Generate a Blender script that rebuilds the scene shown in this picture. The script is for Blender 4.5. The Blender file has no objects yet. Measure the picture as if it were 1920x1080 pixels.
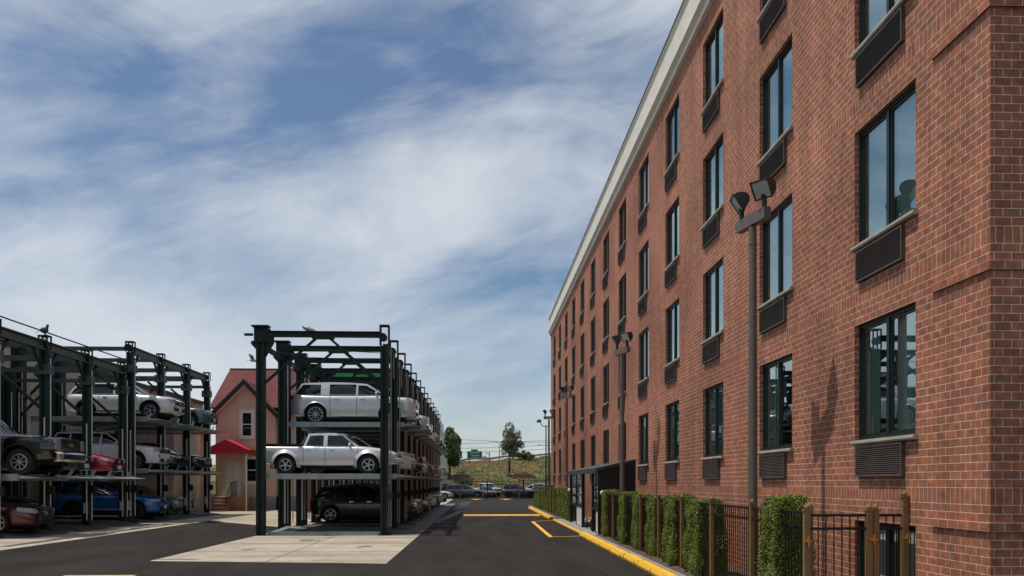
import bpy, bmesh, math, random
import numpy as np
from mathutils import Vector, Matrix
R=random.Random(7); rad=math.radians
sc=bpy.context.scene; COL=sc.collection
# ------------------------------------------------------------------ helpers
def link(o,parent=None):
    COL.objects.link(o)
    if parent is not None: o.parent=parent
    return o
def tag(o,label=None,cat=None,group=None,kind=None):
    if label: o['label']=label
    if cat: o['category']=cat
    if group: o['group']=group
    if kind: o['kind']=kind
    return o
def empty(name,loc=(0,0,0),rz=0,parent=None):
    o=bpy.data.objects.new(name,None); o.location=loc; o.rotation_euler=(0,0,rz); o.empty_display_size=.2
    return link(o,parent)
class MB:
    """collects simple shapes into one mesh"""
    def __init__(s): s.v=[];s.f=[];s.mi=[];s.uv={};s.m=0
    def add(s,vs,fs,m=None):
        b=len(s.v); s.v+= [tuple(p) for p in vs]
        for f in fs: s.f.append(tuple(i+b for i in f)); s.mi.append(s.m if m is None else m)
        return s
    def box(s,x0,x1,y0,y1,z0,z1,m=None):
        if x0>x1:x0,x1=x1,x0
        if y0>y1:y0,y1=y1,y0
        if z0>z1:z0,z1=z1,z0
        return s.add([(x0,y0,z0),(x1,y0,z0),(x1,y1,z0),(x0,y1,z0),(x0,y0,z1),(x1,y0,z1),(x1,y1,z1),(x0,y1,z1)],
            [(3,2,1,0),(4,5,6,7),(0,1,5,4),(1,2,6,5),(2,3,7,6),(3,0,4,7)],m)
    def cbox(s,c,d,m=None): return s.box(c[0]-d[0]/2,c[0]+d[0]/2,c[1]-d[1]/2,c[1]+d[1]/2,c[2]-d[2]/2,c[2]+d[2]/2,m)
    def beam(s,p,q,w,h,up=(0,0,1),m=None):
        p=Vector(p);q=Vector(q);d=(q-p).normalized();u=Vector(up)
        if abs(d.dot(u))>.97:u=Vector((1,0,0))
        a=d.cross(u).normalized();b=a.cross(d).normalized();a*=w/2;b*=h/2
        return s.add([p-a-b,p+a-b,p+a+b,p-a+b,q-a-b,q+a-b,q+a+b,q-a+b],[(3,2,1,0),(4,5,6,7),(0,1,5,4),(1,2,6,5),(2,3,7,6),(3,0,4,7)],m)
    def cyl(s,p,q,r0,r1=None,n=12,m=None):
        r1=r0 if r1 is None else r1
        p=Vector(p);q=Vector(q);d=(q-p).normalized();u=Vector((0,0,1)) if abs(d.z)<.95 else Vector((1,0,0))
        a=d.cross(u).normalized();b=a.cross(d).normalized();vs=[]
        for c,r in((p,r0),(q,r1)):
            for i in range(n):
                t=2*math.pi*i/n; vs.append(c+a*r*math.cos(t)+b*r*math.sin(t))
        return s.add(vs,[tuple(range(n-1,-1,-1)),tuple(range(n,2*n))]+[(i,(i+1)%n,n+(i+1)%n,n+i) for i in range(n)],m)
    def tube(s,pts,r,n=8,m=None):
        for a,b in zip(pts[:-1],pts[1:]): s.cyl(a,b,r,r,n,m)
        return s
    def prism(s,poly,axis,a,b,m=None):
        """poly of 2-D points extruded along axis 'x','y','z' from a to b"""
        def P(p,t):
            return {'x':(t,p[0],p[1]),'y':(p[0],t,p[1]),'z':(p[0],p[1],t)}[axis]
        n=len(poly);vs=[P(p,a) for p in poly]+[P(p,b) for p in poly]
        return s.add(vs,[tuple(range(n)),tuple(range(2*n-1,n-1,-1))]+[(i,n+i,n+(i+1)%n,(i+1)%n) for i in range(n)],m)
    def lathe(s,prof,axis_o,axis_d,n=24,m=None):
        """prof: (r,h) pairs turned about axis"""
        o=Vector(axis_o);d=Vector(axis_d).normalized();u=Vector((0,0,1)) if abs(d.z)<.9 else Vector((1,0,0))
        a=d.cross(u).normalized();b=a.cross(d).normalized();vs=[];fs=[];k=len(prof)
        for i in range(n):
            t=2*math.pi*i/n
            for r,h in prof: vs.append(o+d*h+(a*math.cos(t)+b*math.sin(t))*r)
        for i in range(n):
            j=(i+1)%n
            for q in range(k-1): fs.append((i*k+q,j*k+q,j*k+q+1,i*k+q+1))
        return s.add(vs,fs,m)
    def sphere(s,c,r,n=12,sc_=(1,1,1),m=None):
        vs=[];fs=[];h=n//2
        for i in range(h+1):
            ph=math.pi*i/h
            for j in range(n):
                t=2*math.pi*j/n; vs.append((c[0]+r*sc_[0]*math.sin(ph)*math.cos(t),c[1]+r*sc_[1]*math.sin(ph)*math.sin(t),c[2]+r*sc_[2]*math.cos(ph)))
        for i in range(h):
            for j in range(n): fs.append((i*n+j,i*n+(j+1)%n,(i+1)*n+(j+1)%n,(i+1)*n+j))
        return s.add(vs,fs,m)
    def mesh(s,name,mats,smooth=None,fix=True):
        me=bpy.data.meshes.new(name); me.from_pydata(s.v,[],s.f)
        for m in (mats if isinstance(mats,(list,tuple)) else [mats]): me.materials.append(m)
        if any(s.mi): me.polygons.foreach_set('material_index',s.mi)
        if fix:
            bm=bmesh.new();bm.from_mesh(me);bmesh.ops.recalc_face_normals(bm,faces=bm.faces);bm.to_mesh(me);bm.free()
        if smooth is not None:
            me.shade_smooth(); me.set_sharp_from_angle(angle=rad(smooth))
        me.update(); return me
    def build(s,name,mats,parent=None,smooth=None,loc=(0,0,0),rz=0,fix=True):
        o=bpy.data.objects.new(name,s.mesh(name,mats,smooth,fix)); o.location=loc; o.rotation_euler=(0,0,rz)
        return link(o,parent)
def inst(o,parent=None,loc=None,name=None):
    c=o.copy(); COL.objects.link(c); c.parent=parent
    if loc is not None: c.location=loc
    return c
def copy_tree(o,parent=None):
    c=o.copy(); COL.objects.link(c)
    if parent is not None: c.parent=parent
    for ch in list(o.children): copy_tree(ch,c)
    return c
# ------------------------------------------------------------------ materials
def nodes(m):
    m.use_nodes=True; return m.node_tree.nodes,m.node_tree.links
def mat(name,col,rough=.6,metal=0,var=0,vscale=3,bump=0,bscale=40,coat=0,spec=.5,col2=None,vw=.5,detail=6,stretch=None):
    m=bpy.data.materials.new(name); N,L=nodes(m); b=N['Principled BSDF']
    b.inputs['Base Color'].default_value=(*col,1); b.inputs['Roughness'].default_value=rough; b.inputs['Metallic'].default_value=metal
    b.inputs['Specular IOR Level'].default_value=spec
    if coat: b.inputs['Coat Weight'].default_value=coat; b.inputs['Coat Roughness'].default_value=.04
    if var or bump or col2:
        tc=N.new('ShaderNodeTexCoord'); src=tc.outputs['Object']
        if stretch:
            mp=N.new('ShaderNodeMapping'); mp.inputs['Scale'].default_value=stretch; L.new(src,mp.inputs['Vector']); src=mp.outputs['Vector']
    if var or col2:
        n=N.new('ShaderNodeTexNoise'); n.inputs['Scale'].default_value=vscale; n.inputs['Detail'].default_value=detail; n.inputs['Roughness'].default_value=.65
        L.new(src,n.inputs['Vector'])
        r=N.new('ShaderNodeValToRGB'); e=r.color_ramp.elements
        c2=col2 if col2 else tuple(min(1,c*(1+var)) for c in col); c1=col if col2 else tuple(c*(1-var) for c in col)
        e[0].position=.5-vw*.4; e[0].color=(*c1,1); e[1].position=.5+vw*.4; e[1].color=(*c2,1)
        L.new(n.outputs['Fac'],r.inputs['Fac']); L.new(r.outputs['Color'],b.inputs['Base Color'])
        m['_ramp']=r.name
    if bump:
        n2=N.new('ShaderNodeTexNoise'); n2.inputs['Scale'].default_value=bscale; n2.inputs['Detail'].default_value=4; L.new(src,n2.inputs['Vector'])
        bp=N.new('ShaderNodeBump'); bp.inputs['Strength'].default_value=bump; bp.inputs['Distance'].default_value=.02
        L.new(n2.outputs['Fac'],bp.inputs['Height']); L.new(bp.outputs['Normal'],b.inputs['Normal'])
    return m
def glass(name,tint=(.5,.6,.58),refl=.3,rough=.0,ior=1.5):
    m=bpy.data.materials.new(name);N,L=nodes(m);N.remove(N['Principled BSDF']);out=N['Material Output']
    t=N.new('ShaderNodeBsdfTransparent');t.inputs[0].default_value=(*tint,1)
    g=N.new('ShaderNodeBsdfGlossy');g.inputs[0].default_value=(.80,.96,.95,1);g.inputs['Roughness'].default_value=rough
    f=N.new('ShaderNodeFresnel');f.inputs['IOR'].default_value=ior
    a=N.new('ShaderNodeMath');a.operation='MULTIPLY_ADD';a.inputs[1].default_value=1.0;a.inputs[2].default_value=refl;a.use_clamp=True
    L.new(f.outputs[0],a.inputs[0]);mx=N.new('ShaderNodeMixShader');L.new(a.outputs[0],mx.inputs[0]);L.new(t.outputs[0],mx.inputs[1]);L.new(g.outputs[0],mx.inputs[2]);L.new(mx.outputs[0],out.inputs[0])
    return m
M={}
M['asphalt']=mat('asphalt',(.0180,.0148,.0118),.88,var=.25,vscale=.55,bump=.35,bscale=90,spec=.25)
M['concrete']=mat('pale concrete',(.42,.36,.28),.85,var=.17,vscale=.7,bump=.15,bscale=30,spec=.25)
M['concrete_grey']=mat('grey concrete',(.27,.26,.24),.88,var=.2,vscale=1.1,bump=.15,bscale=30,spec=.25)
M['yellow']=mat('yellow kerb paint',(.72,.40,.025),.6,var=.14,vscale=5,bump=.1,bscale=60,col2=None)
M['yellow_worn']=mat('worn yellow paint',(.66,.34,.04),.7,var=.3,vscale=6)
M['steel']=mat('dark green painted steel',(.010,.020,.017),.6,metal=0.0,col2=(.024,.040,.034),vscale=2.5,bump=.05,bscale=25,spec=.2)
M['steel_mid']=mat('grey green painted steel',(.05,.062,.06),.5,var=.35,vscale=2,bump=.05)
M['deck_plate']=mat('galvanised deck plate',(.31,.34,.335),.42,metal=.35,var=.25,vscale=2.2,bump=.12,bscale=14)
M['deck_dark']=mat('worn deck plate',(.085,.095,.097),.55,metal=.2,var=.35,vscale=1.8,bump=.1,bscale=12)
M['chrome']=mat('bright chrome',(.75,.76,.76),.12,metal=1)
M['cyl']=mat('polished ram steel',(.55,.56,.56),.3,metal=.7)
M['black']=mat('black plastic',(.008,.008,.009),.5)
M['rubber']=mat('tyre rubber',(.012,.012,.012),.8,var=.2,vscale=12)
M['alloy']=mat('alloy wheel',(.42,.43,.44),.32,metal=.7)
M['alloy_dark']=mat('dark alloy wheel',(.05,.05,.055),.35,metal=.6)
M['carglass']=mat('car window glass',(.008,.011,.012),.03,spec=.55,coat=.15)
M['lens']=mat('headlight lens',(.42,.44,.46),.12,metal=.35,coat=1,var=.3,vscale=14)
M['taillens']=mat('red tail lens',(.42,.01,.012),.2,coat=.8)
M['amber']=mat('amber lens',(.62,.16,.01),.2,coat=.8)
M['plate']=mat('number plate',(.55,.56,.58),.5,var=.12,vscale=30)
M['plate_orange']=mat('orange number plate',(.7,.3,.06),.5,var=.2,vscale=30)
M['gold']=mat('gold emblem',(.7,.38,.06),.3,metal=.7)
M['win_frame']=mat('dark green window frame',(.008,.016,.014),.4,var=.15,vscale=4)
M['sill']=mat('stone sill',(.40,.36,.29),.75,var=.18,vscale=4)
M['ac']=mat('brown grille metal',(.10,.076,.066),.55,var=.2,vscale=3)
M['ac_in']=mat('grille cavity',(.006,.005,.005),.8)
M['cornice']=mat('cream cornice stucco',(.78,.74,.65),.8,var=.08,vscale=1.2,bump=.08)
M['curtain']=mat('pale curtain',(.74,.75,.73),.9,var=.12,vscale=2)
M['interior']=mat('room interior',(.035,.033,.03),.9,var=.2,vscale=1)
M['pane']=glass('window glass',(.74,.92,.86),.35)
M['lamp_pole']=mat('bronze painted pole',(.16,.125,.10),.45,metal=.2,var=.12,vscale=4)
M['lamp_dark']=mat('dark bronze housing',(.022,.02,.018),.5,var=.2,vscale=6)
M['lamp_lens']=mat('ribbed lamp lens',(.5,.52,.47),.2,var=.3,vscale=1,stretch=(1,1,40))
M['fence_post']=mat('tan brown post paint',(.26,.15,.058),.5,var=.18,vscale=3)
M['iron']=mat('black iron',(.006,.006,.0065),.45)
M['mulch']=mat('brown mulch',(.10,.06,.045),.95,var=.55,vscale=22,bump=.6,bscale=50)
M['leaf']=mat('hedge leaf',(.060,.105,.012),.6,col2=(.22,.26,.036),vscale=6,vw=.6,spec=.3)
M['leaf_dead']=mat('dry hedge leaf',(.10,.085,.03),.8,var=.3,vscale=9)
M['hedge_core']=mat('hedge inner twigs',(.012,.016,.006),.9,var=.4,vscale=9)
M['stucco']=mat('tan stucco',(.66,.43,.315),.9,var=.07,vscale=.9,bump=.15,bscale=60,spec=.2)
M['stucco_beige']=mat('beige painted wall',(.62,.52,.36),.85,var=.07,vscale=.9)
M['trim']=mat('pale window trim',(.70,.64,.55),.7,var=.08,vscale=3)
M['red_cloth']=mat('red awning cloth',(.42,.012,.03),.75,var=.14,vscale=2.5)
M['white']=mat('white paint',(.72,.72,.70),.5,var=.06,vscale=2)
M['fascia']=mat('dark fascia board',(.02,.017,.014),.7)
M['bark']=mat('tree bark',(.055,.042,.032),.9,var=.3,vscale=8)
M['sign_green']=mat('highway sign green',(.0,.13,.075),.5,var=.1,vscale=2)
M['band_green']=mat('bright green fascia',(.008,.27,.055),.5,var=.12,vscale=.8)
M['sign_yellow']=mat('sign amber panel',(.75,.34,.02),.5)
M['wood']=mat('orange stained wood',(.42,.15,.05),.55,var=.25,vscale=6)
M['galv']=mat('galvanised metal',(.28,.29,.29),.5,metal=.4,var=.15,vscale=3)
M['teal']=mat('teal cabinet paint',(.02,.12,.13),.5)
M['emblem']=mat('pale emblem metal',(.6,.6,.62),.25,metal=.8)
M['feather']=mat('grey feathers',(.06,.06,.065),.8,var=.4,vscale=20)
def brickmat(name,c1,c2,mortar,bw,rh,uvscale=1,soldier=False,rough=.85,off=.5,v0=0,mort=.0075,period=2.98,tone=.35):
    m=bpy.data.materials.new(name);N,L=nodes(m);b=N['Principled BSDF'];b.inputs['Roughness'].default_value=rough;b.inputs['Specular IOR Level'].default_value=.25
    uv=N.new('ShaderNodeUVMap')
    def brick(bw,rh,off):
        t=N.new('ShaderNodeTexBrick');t.offset=off;t.squash=1;t.inputs['Scale'].default_value=1;t.inputs['Brick Width'].default_value=bw;t.inputs['Row Height'].default_value=rh
        t.inputs['Mortar Size'].default_value=mort*.5;t.inputs['Mortar Smooth'].default_value=.15;t.inputs['Bias'].default_value=-.1
        t.inputs['Color1'].default_value=(*c1,1);t.inputs['Color2'].default_value=(*c2,1);t.inputs['Mortar'].default_value=(*mortar,1)
        return t
    mp=N.new('ShaderNodeMapping');mp.inputs['Location'].default_value=(0,-v0+rh*300,0);L.new(uv.outputs[0],mp.inputs[0])
    A=brick(bw,rh,off);L.new(mp.outputs[0],A.inputs[0]);col=A.outputs['Color'];fac=A.outputs['Fac']
    if soldier:
        B=brick(rh,2*rh,0);L.new(mp.outputs[0],B.inputs[0])
        sx=N.new('ShaderNodeSeparateXYZ');L.new(mp.outputs[0],sx.inputs[0])
        md=N.new('ShaderNodeMath');md.operation='FLOORED_MODULO';md.inputs[1].default_value=period;L.new(sx.outputs['Y'],md.inputs[0])
        lt=N.new('ShaderNodeMath');lt.operation='LESS_THAN';lt.inputs[1].default_value=2*rh;L.new(md.outputs[0],lt.inputs[0])
        mx=N.new('ShaderNodeMix');mx.data_type='RGBA';L.new(lt.outputs[0],mx.inputs[0]);L.new(A.outputs['Color'],mx.inputs[6]);L.new(B.outputs['Color'],mx.inputs[7]);col=mx.outputs[2]
        mf=N.new('ShaderNodeMix');L.new(lt.outputs[0],mf.inputs[0]);L.new(A.outputs['Fac'],mf.inputs[2]);L.new(B.outputs['Fac'],mf.inputs[3]);fac=mf.outputs[0]
    if soldier:
        nz=N.new('ShaderNodeTexNoise');nz.inputs['Scale'].default_value=3.6;nz.inputs['Detail'].default_value=1;L.new(mp.outputs[0],nz.inputs[0])
        rz=N.new('ShaderNodeMapRange');rz.inputs[1].default_value=.60;rz.inputs[2].default_value=.70;rz.inputs[3].default_value=0;rz.inputs[4].default_value=.52;L.new(nz.outputs[0],rz.inputs[0])
        mf2=N.new('ShaderNodeMath');mf2.operation='MULTIPLY_ADD';mf2.inputs[1].default_value=-1;mf2.inputs[2].default_value=1;L.new(fac,mf2.inputs[0])
        mf3=N.new('ShaderNodeMath');mf3.operation='MULTIPLY';L.new(mf2.outputs[0],mf3.inputs[0]);L.new(rz.outputs[0],mf3.inputs[1])
        mc=N.new('ShaderNodeMix');mc.data_type='RGBA';L.new(mf3.outputs[0],mc.inputs[0]);L.new(col,mc.inputs[6]);mc.inputs[7].default_value=(.19,.115,.10,1);col=mc.outputs[2]
        ms=N.new('ShaderNodeMapping');ms.inputs['Scale'].default_value=(1.6,.16,1);L.new(uv.outputs[0],ms.inputs[0])
        ns_=N.new('ShaderNodeTexNoise');ns_.inputs['Scale'].default_value=1.4;ns_.inputs['Detail'].default_value=7;L.new(ms.outputs[0],ns_.inputs[0])
        rs=N.new('ShaderNodeMapRange');rs.inputs[1].default_value=.35;rs.inputs[2].default_value=.65;rs.inputs[3].default_value=.84;rs.inputs[4].default_value=1.12;L.new(ns_.outputs[0],rs.inputs[0])
        mw=N.new('ShaderNodeMix');mw.data_type='RGBA';mw.blend_type='MULTIPLY';mw.inputs[0].default_value=1;L.new(col,mw.inputs[6]);L.new(rs.outputs[0],mw.inputs[7]);col=mw.outputs[2]
        # rain streaks below each sill and grille
        def mth(op,x,y):
            q=N.new('ShaderNodeMath');q.operation=op
            for i_,s_ in enumerate((x,y)):
                if isinstance(s_,(int,float)): q.inputs[i_].default_value=s_
                else: L.new(s_,q.inputs[i_])
            return q.outputs[0]
        su=N.new('ShaderNodeSeparateXYZ');L.new(uv.outputs[0],su.inputs[0])
        pu=mth('FLOORED_MODULO',mth('SUBTRACT',su.outputs[0],10.42),4.205);pv=mth('FLOORED_MODULO',mth('SUBTRACT',su.outputs[1],2.65-1.25),2.98)
        inu=mth('MULTIPLY',mth('LESS_THAN',pu,1.80),1.0);inv_=mth('LESS_THAN',pv,1.20);fade=mth('MULTIPLY',pv,.83)
        ms2=N.new('ShaderNodeMapping');ms2.inputs['Scale'].default_value=(7,.5,1);L.new(uv.outputs[0],ms2.inputs[0])
        nt=N.new('ShaderNodeTexNoise');nt.inputs['Scale'].default_value=1.2;nt.inputs['Detail'].default_value=5;L.new(ms2.outputs[0],nt.inputs[0])
        st_=N.new('ShaderNodeMapRange');st_.inputs[1].default_value=.42;st_.inputs[2].default_value=.68;st_.inputs[3].default_value=0;st_.inputs[4].default_value=.55;L.new(nt.outputs[0],st_.inputs[0])
        am=mth('MULTIPLY',mth('MULTIPLY',mth('MULTIPLY',inu,inv_),fade),st_.outputs[0])
        mk=N.new('ShaderNodeMix');mk.data_type='RGBA';L.new(am,mk.inputs[0]);L.new(col,mk.inputs[6]);mk.inputs[7].default_value=(.11,.075,.06,1);col=mk.outputs[2]
    # weathering: broad tone drift and fine grain
    n=N.new('ShaderNodeTexNoise');n.inputs['Scale'].default_value=.35;n.inputs['Detail'].default_value=5;L.new(uv.outputs[0],n.inputs[0])
    n2=N.new('ShaderNodeTexNoise');n2.inputs['Scale'].default_value=9;n2.inputs['Detail'].default_value=3;L.new(uv.outputs[0],n2.inputs[0])
    ad=N.new('ShaderNodeMath');ad.operation='ADD';L.new(n.outputs['Fac'],ad.inputs[0]);L.new(n2.outputs['Fac'],ad.inputs[1])
    mr=N.new('ShaderNodeMapRange');mr.inputs[1].default_value=.7;mr.inputs[2].default_value=1.3;mr.inputs[3].default_value=1-tone;mr.inputs[4].default_value=1+tone;L.new(ad.outputs[0],mr.inputs[0])
    mu=N.new('ShaderNodeMix');mu.data_type='RGBA';mu.blend_type='MULTIPLY';mu.inputs[0].default_value=1;L.new(col,mu.inputs[6]);L.new(mr.outputs[0],mu.inputs[7])
    L.new(mu.outputs[2],b.inputs['Base Color'])
    bp=N.new('ShaderNodeBump');bp.invert=True;bp.inputs['Strength'].default_value=.5;bp.inputs['Distance'].default_value=.008;L.new(fac,bp.inputs['Height']);L.new(bp.outputs[0],b.inputs['Normal'])
    return m
RH=2.98/30
M['brick']=brickmat('red brick',(.425,.155,.082),(.30,.114,.070),(.80,.65,.51),.205,RH,soldier=True,v0=1.742)
M['block']=brickmat('grey concrete block',(.58,.50,.38),(.50,.43,.33),(.38,.33,.26),.4,.2,tone=.25)
M['tanblock']=brickmat('brown block',(.42,.27,.17),(.36,.22,.14),(.25,.18,.13),.4,.2,tone=.2)
M['stepbrick']=brickmat('orange brick',(.40,.17,.08),(.32,.13,.06),(.4,.3,.2),.2,.07,tone=.2)
M['shingle']=brickmat('red roof shingle',(.175,.050,.044),(.135,.040,.037),(.045,.015,.014),.3,.17,mort=.03,tone=.2)
def panelmat(name,col,sc_,axis=0,dark=.55,rough=.6,duty=.12,tone=.08):
    """ribbed sheet: thin darker line every 1/sc_ metres of uv"""
    m=bpy.data.materials.new(name);N,L=nodes(m);b=N['Principled BSDF'];b.inputs['Roughness'].default_value=rough
    uv=N.new('ShaderNodeUVMap');sx=N.new('ShaderNodeSeparateXYZ');L.new(uv.outputs[0],sx.inputs[0])
    mu=N.new('ShaderNodeMath');mu.operation='MULTIPLY';mu.inputs[1].default_value=sc_;L.new(sx.outputs[axis],mu.inputs[0])
    fr=N.new('ShaderNodeMath');fr.operation='FRACT';L.new(mu.outputs[0],fr.inputs[0])
    lt=N.new('ShaderNodeMath');lt.operation='LESS_THAN';lt.inputs[1].default_value=duty;L.new(fr.outputs[0],lt.inputs[0])
    n=N.new('ShaderNodeTexNoise');n.inputs['Scale'].default_value=.8;n.inputs['Detail'].default_value=6;L.new(uv.outputs[0],n.inputs[0])
    r=N.new('ShaderNodeValToRGB');r.color_ramp.elements[0].position=.3;r.color_ramp.elements[1].position=.7;r.color_ramp.elements[0].color=(*[c*(1-tone) for c in col],1);r.color_ramp.elements[1].color=(*[c*(1+tone) for c in col],1);L.new(n.outputs[0],r.inputs[0])
    mx=N.new('ShaderNodeMix');mx.data_type='RGBA';L.new(lt.outputs[0],mx.inputs[0]);L.new(r.outputs[0],mx.inputs[6]);mx.inputs[7].default_value=(*[c*dark for c in col],1);L.new(mx.outputs[2],b.inputs['Base Color'])
    return m
M['clad']=panelmat('white ribbed cladding',(.55,.54,.50),.9)
M['container']=panelmat('faded pink steel',(.42,.30,.27),3.2,dark=.8,duty=.3)
def setuv(o,fn):
    me=o.data; l=me.uv_layers.new(name='UVMap')
    for p in me.polygons:
        for li in p.loop_indices:
            l.data[li].uv=fn(me.vertices[me.loops[li].vertex_index].co,p.normal)
def walluv(co,n):
    if abs(n.z)>.8: return (co.x,co.y)
    return (co.y,co.z) if abs(n.x)>abs(n.y) else (co.x,co.z)
PAINT={}
def worn(m,dark,p0,p1):
    r=m.node_tree.nodes[m['_ramp']].color_ramp.elements;r[0].position=p0;r[0].color=(*dark,1);r[1].position=p1
worn(M['yellow'],(.16,.11,.05),.31,.43);worn(M['yellow_worn'],(.05,.042,.03),.30,.48)
def paint(name,col,metal=.35,rough=.3):
    if name not in PAINT: PAINT[name]=mat(name+' car paint',col,rough,metal=metal,coat=.9,var=.04,vscale=1.5)
    return PAINT[name]
# ------------------------------------------------------------------ world, sun, camera
SUN=Vector((-1.15,.08,3.5)).normalized()
def make_world():
    w=bpy.data.worlds.new('World');sc.world=w;w.use_nodes=True;N=w.node_tree.nodes;L=w.node_tree.links
    bg=N['Background'];bg.inputs['Strength'].default_value=.1
    sky=N.new('ShaderNodeTexSky');sky.sky_type='NISHITA';sky.sun_disc=False;sky.sun_elevation=math.asin(SUN.z);sky.sun_rotation=math.atan2(SUN.x,SUN.y)
    sky.air_density=1.0;sky.dust_density=.6;sky.ozone_density=1.6
    tc=N.new('ShaderNodeTexCoord');sx=N.new('ShaderNodeSeparateXYZ');L.new(tc.outputs['Generated'],sx.inputs[0])
    def math_(op,a,b=None,c=None,clamp=False):
        n=N.new('ShaderNodeMath');n.operation=op;n.use_clamp=clamp
        for i,x in enumerate((a,b,c)):
            if x is None: continue
            if isinstance(x,(int,float)): n.inputs[i].default_value=x
            else: L.new(x,n.inputs[i])
        return n.outputs[0]
    def noise(scale,detail,rough,mapscale,tilt,loc=(0,0,0),dist=0.):
        mr=N.new('ShaderNodeMapping');mr.inputs['Rotation'].default_value=(0,rad(tilt),0);L.new(tc.outputs['Generated'],mr.inputs[0])
        mp=N.new('ShaderNodeMapping');mp.inputs['Scale'].default_value=mapscale;mp.inputs['Location'].default_value=loc
        L.new(mr.outputs[0],mp.inputs[0]);n=N.new('ShaderNodeTexNoise');n.inputs['Scale'].default_value=scale;n.inputs['Detail'].default_value=detail;n.inputs['Roughness'].default_value=rough;n.inputs['Distortion'].default_value=dist
        L.new(mp.outputs[0],n.inputs[0]);return n.outputs['Fac']
    big=noise(2.1,4,.55,(1,1,2.0),14,(2.6,.4,0),.6)
    streak=noise(3.2,9,.60,(.9,.9,2.5),11,(1.3,4.2,0),.7)
    fine=noise(9.0,10,.66,(.8,.8,2.2),18,(0,0,0),1.0)
    s=math_('ADD',math_('ADD',math_('MULTIPLY',big,1.15),math_('MULTIPLY',streak,1.05)),math_('MULTIPLY',fine,.34))
    # broad banks of thin cloud and clear gaps, each given by the direction it lies in
    def bank(px_,py_,r,amt):
        d=Vector(((px_-960)/1500,1,(905-py_)/1500));th=-math.atan(61/1500)
        d=Vector((d.x*math.cos(th)-d.y*math.sin(th),d.x*math.sin(th)+d.y*math.cos(th),d.z)).normalized()
        vm=N.new('ShaderNodeVectorMath');vm.operation='DOT_PRODUCT';nv=N.new('ShaderNodeVectorMath');nv.operation='NORMALIZE';L.new(tc.outputs['Generated'],nv.inputs[0]);L.new(nv.outputs[0],vm.inputs[0]);vm.inputs[1].default_value=d
        m_=N.new('ShaderNodeMapRange');m_.interpolation_type='SMOOTHSTEP';m_.inputs[1].default_value=math.cos(r/1500*1.25);m_.inputs[2].default_value=1;m_.inputs[3].default_value=0;m_.inputs[4].default_value=amt;L.new(vm.outputs['Value'],m_.inputs[0]);return m_.outputs[0]
    tot=None
    for q in((260,530,440,.19),(560,500,400,.20),(880,430,330,.22),(300,40,360,.17),(1000,180,300,.12),(640,620,300,.14),
             (690,260,440,-.42),(350,300,300,-.30),(0,190,260,-.26),(120,150,200,-.12),(940,600,190,-.14),(800,590,160,-.08),(1150,300,240,-.06),(950,480,260,.10),(0,600,200,-.12),(-600,300,700,.1),(2200,300,700,.1)):
        o_=bank(*q);tot=o_ if tot is None else math_('ADD',tot,o_)
    s=math_('ADD',s,tot)
    rp=N.new('ShaderNodeMapRange');rp.interpolation_type='SMOOTHSTEP';rp.inputs[1].default_value=.80;rp.inputs[2].default_value=1.72;L.new(s,rp.inputs[0])
    cov=math_('MULTIPLY',math_('MINIMUM',math_('MAXIMUM',rp.outputs[0],.10),.98),.88)
    hs=N.new('ShaderNodeHueSaturation');hs.inputs['Saturation'].default_value=1.24;hs.inputs['Value'].default_value=.70;L.new(sky.outputs[0],hs.inputs['Color'])
    mx=N.new('ShaderNodeMix');mx.data_type='RGBA';L.new(cov,mx.inputs[0]);L.new(hs.outputs[0],mx.inputs[6]);mx.inputs[7].default_value=(6.0,6.35,6.75,1)
    L.new(mx.outputs[2],bg.inputs['Color'])
make_world()
sl=bpy.data.lights.new('sun','SUN');sl.energy=2.9;sl.angle=rad(.53);sl.color=(1,.945,.86)
so=bpy.data.objects.new('sun',sl);so.rotation_euler=SUN.to_track_quat('Z','Y').to_euler();so.location=(-20,10,60);link(so)
cd=bpy.data.cameras.new('camera');cd.sensor_width=36;cd.lens=1500/1920*36;cd.shift_y=(905-540)/1920;cd.clip_end=3000;cd.clip_start=.1
co=bpy.data.objects.new('camera',cd);co.location=(0,0,2.0);co.rotation_euler=(rad(90),0,-math.atan(61/1500));link(co);sc.camera=co
sc.view_settings.view_transform='Standard';sc.view_settings.look='None';sc.view_settings.exposure=.25;sc.view_settings.gamma=1
# ================================================================== ground
def gz(x): return 0.3 if x<=-12 else (0 if x>=-8.6 else .3*(-8.6-x)/3.4)
def sheet(name,x0,x1,y0,y1,dz,m,extra=None):
    xs=sorted({x0,x1,*[b for b in (-12,-8.6) if x0<b<x1]});b=MB()
    for a,c in zip(xs[:-1],xs[1:]): b.add([(a,y0,gz(a)+dz),(c,y0,gz(c)+dz),(c,y1,gz(c)+dz),(a,y1,gz(a)+dz)],[(0,1,2,3)])
    return tag(b.build(name,m),kind='structure')
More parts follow.
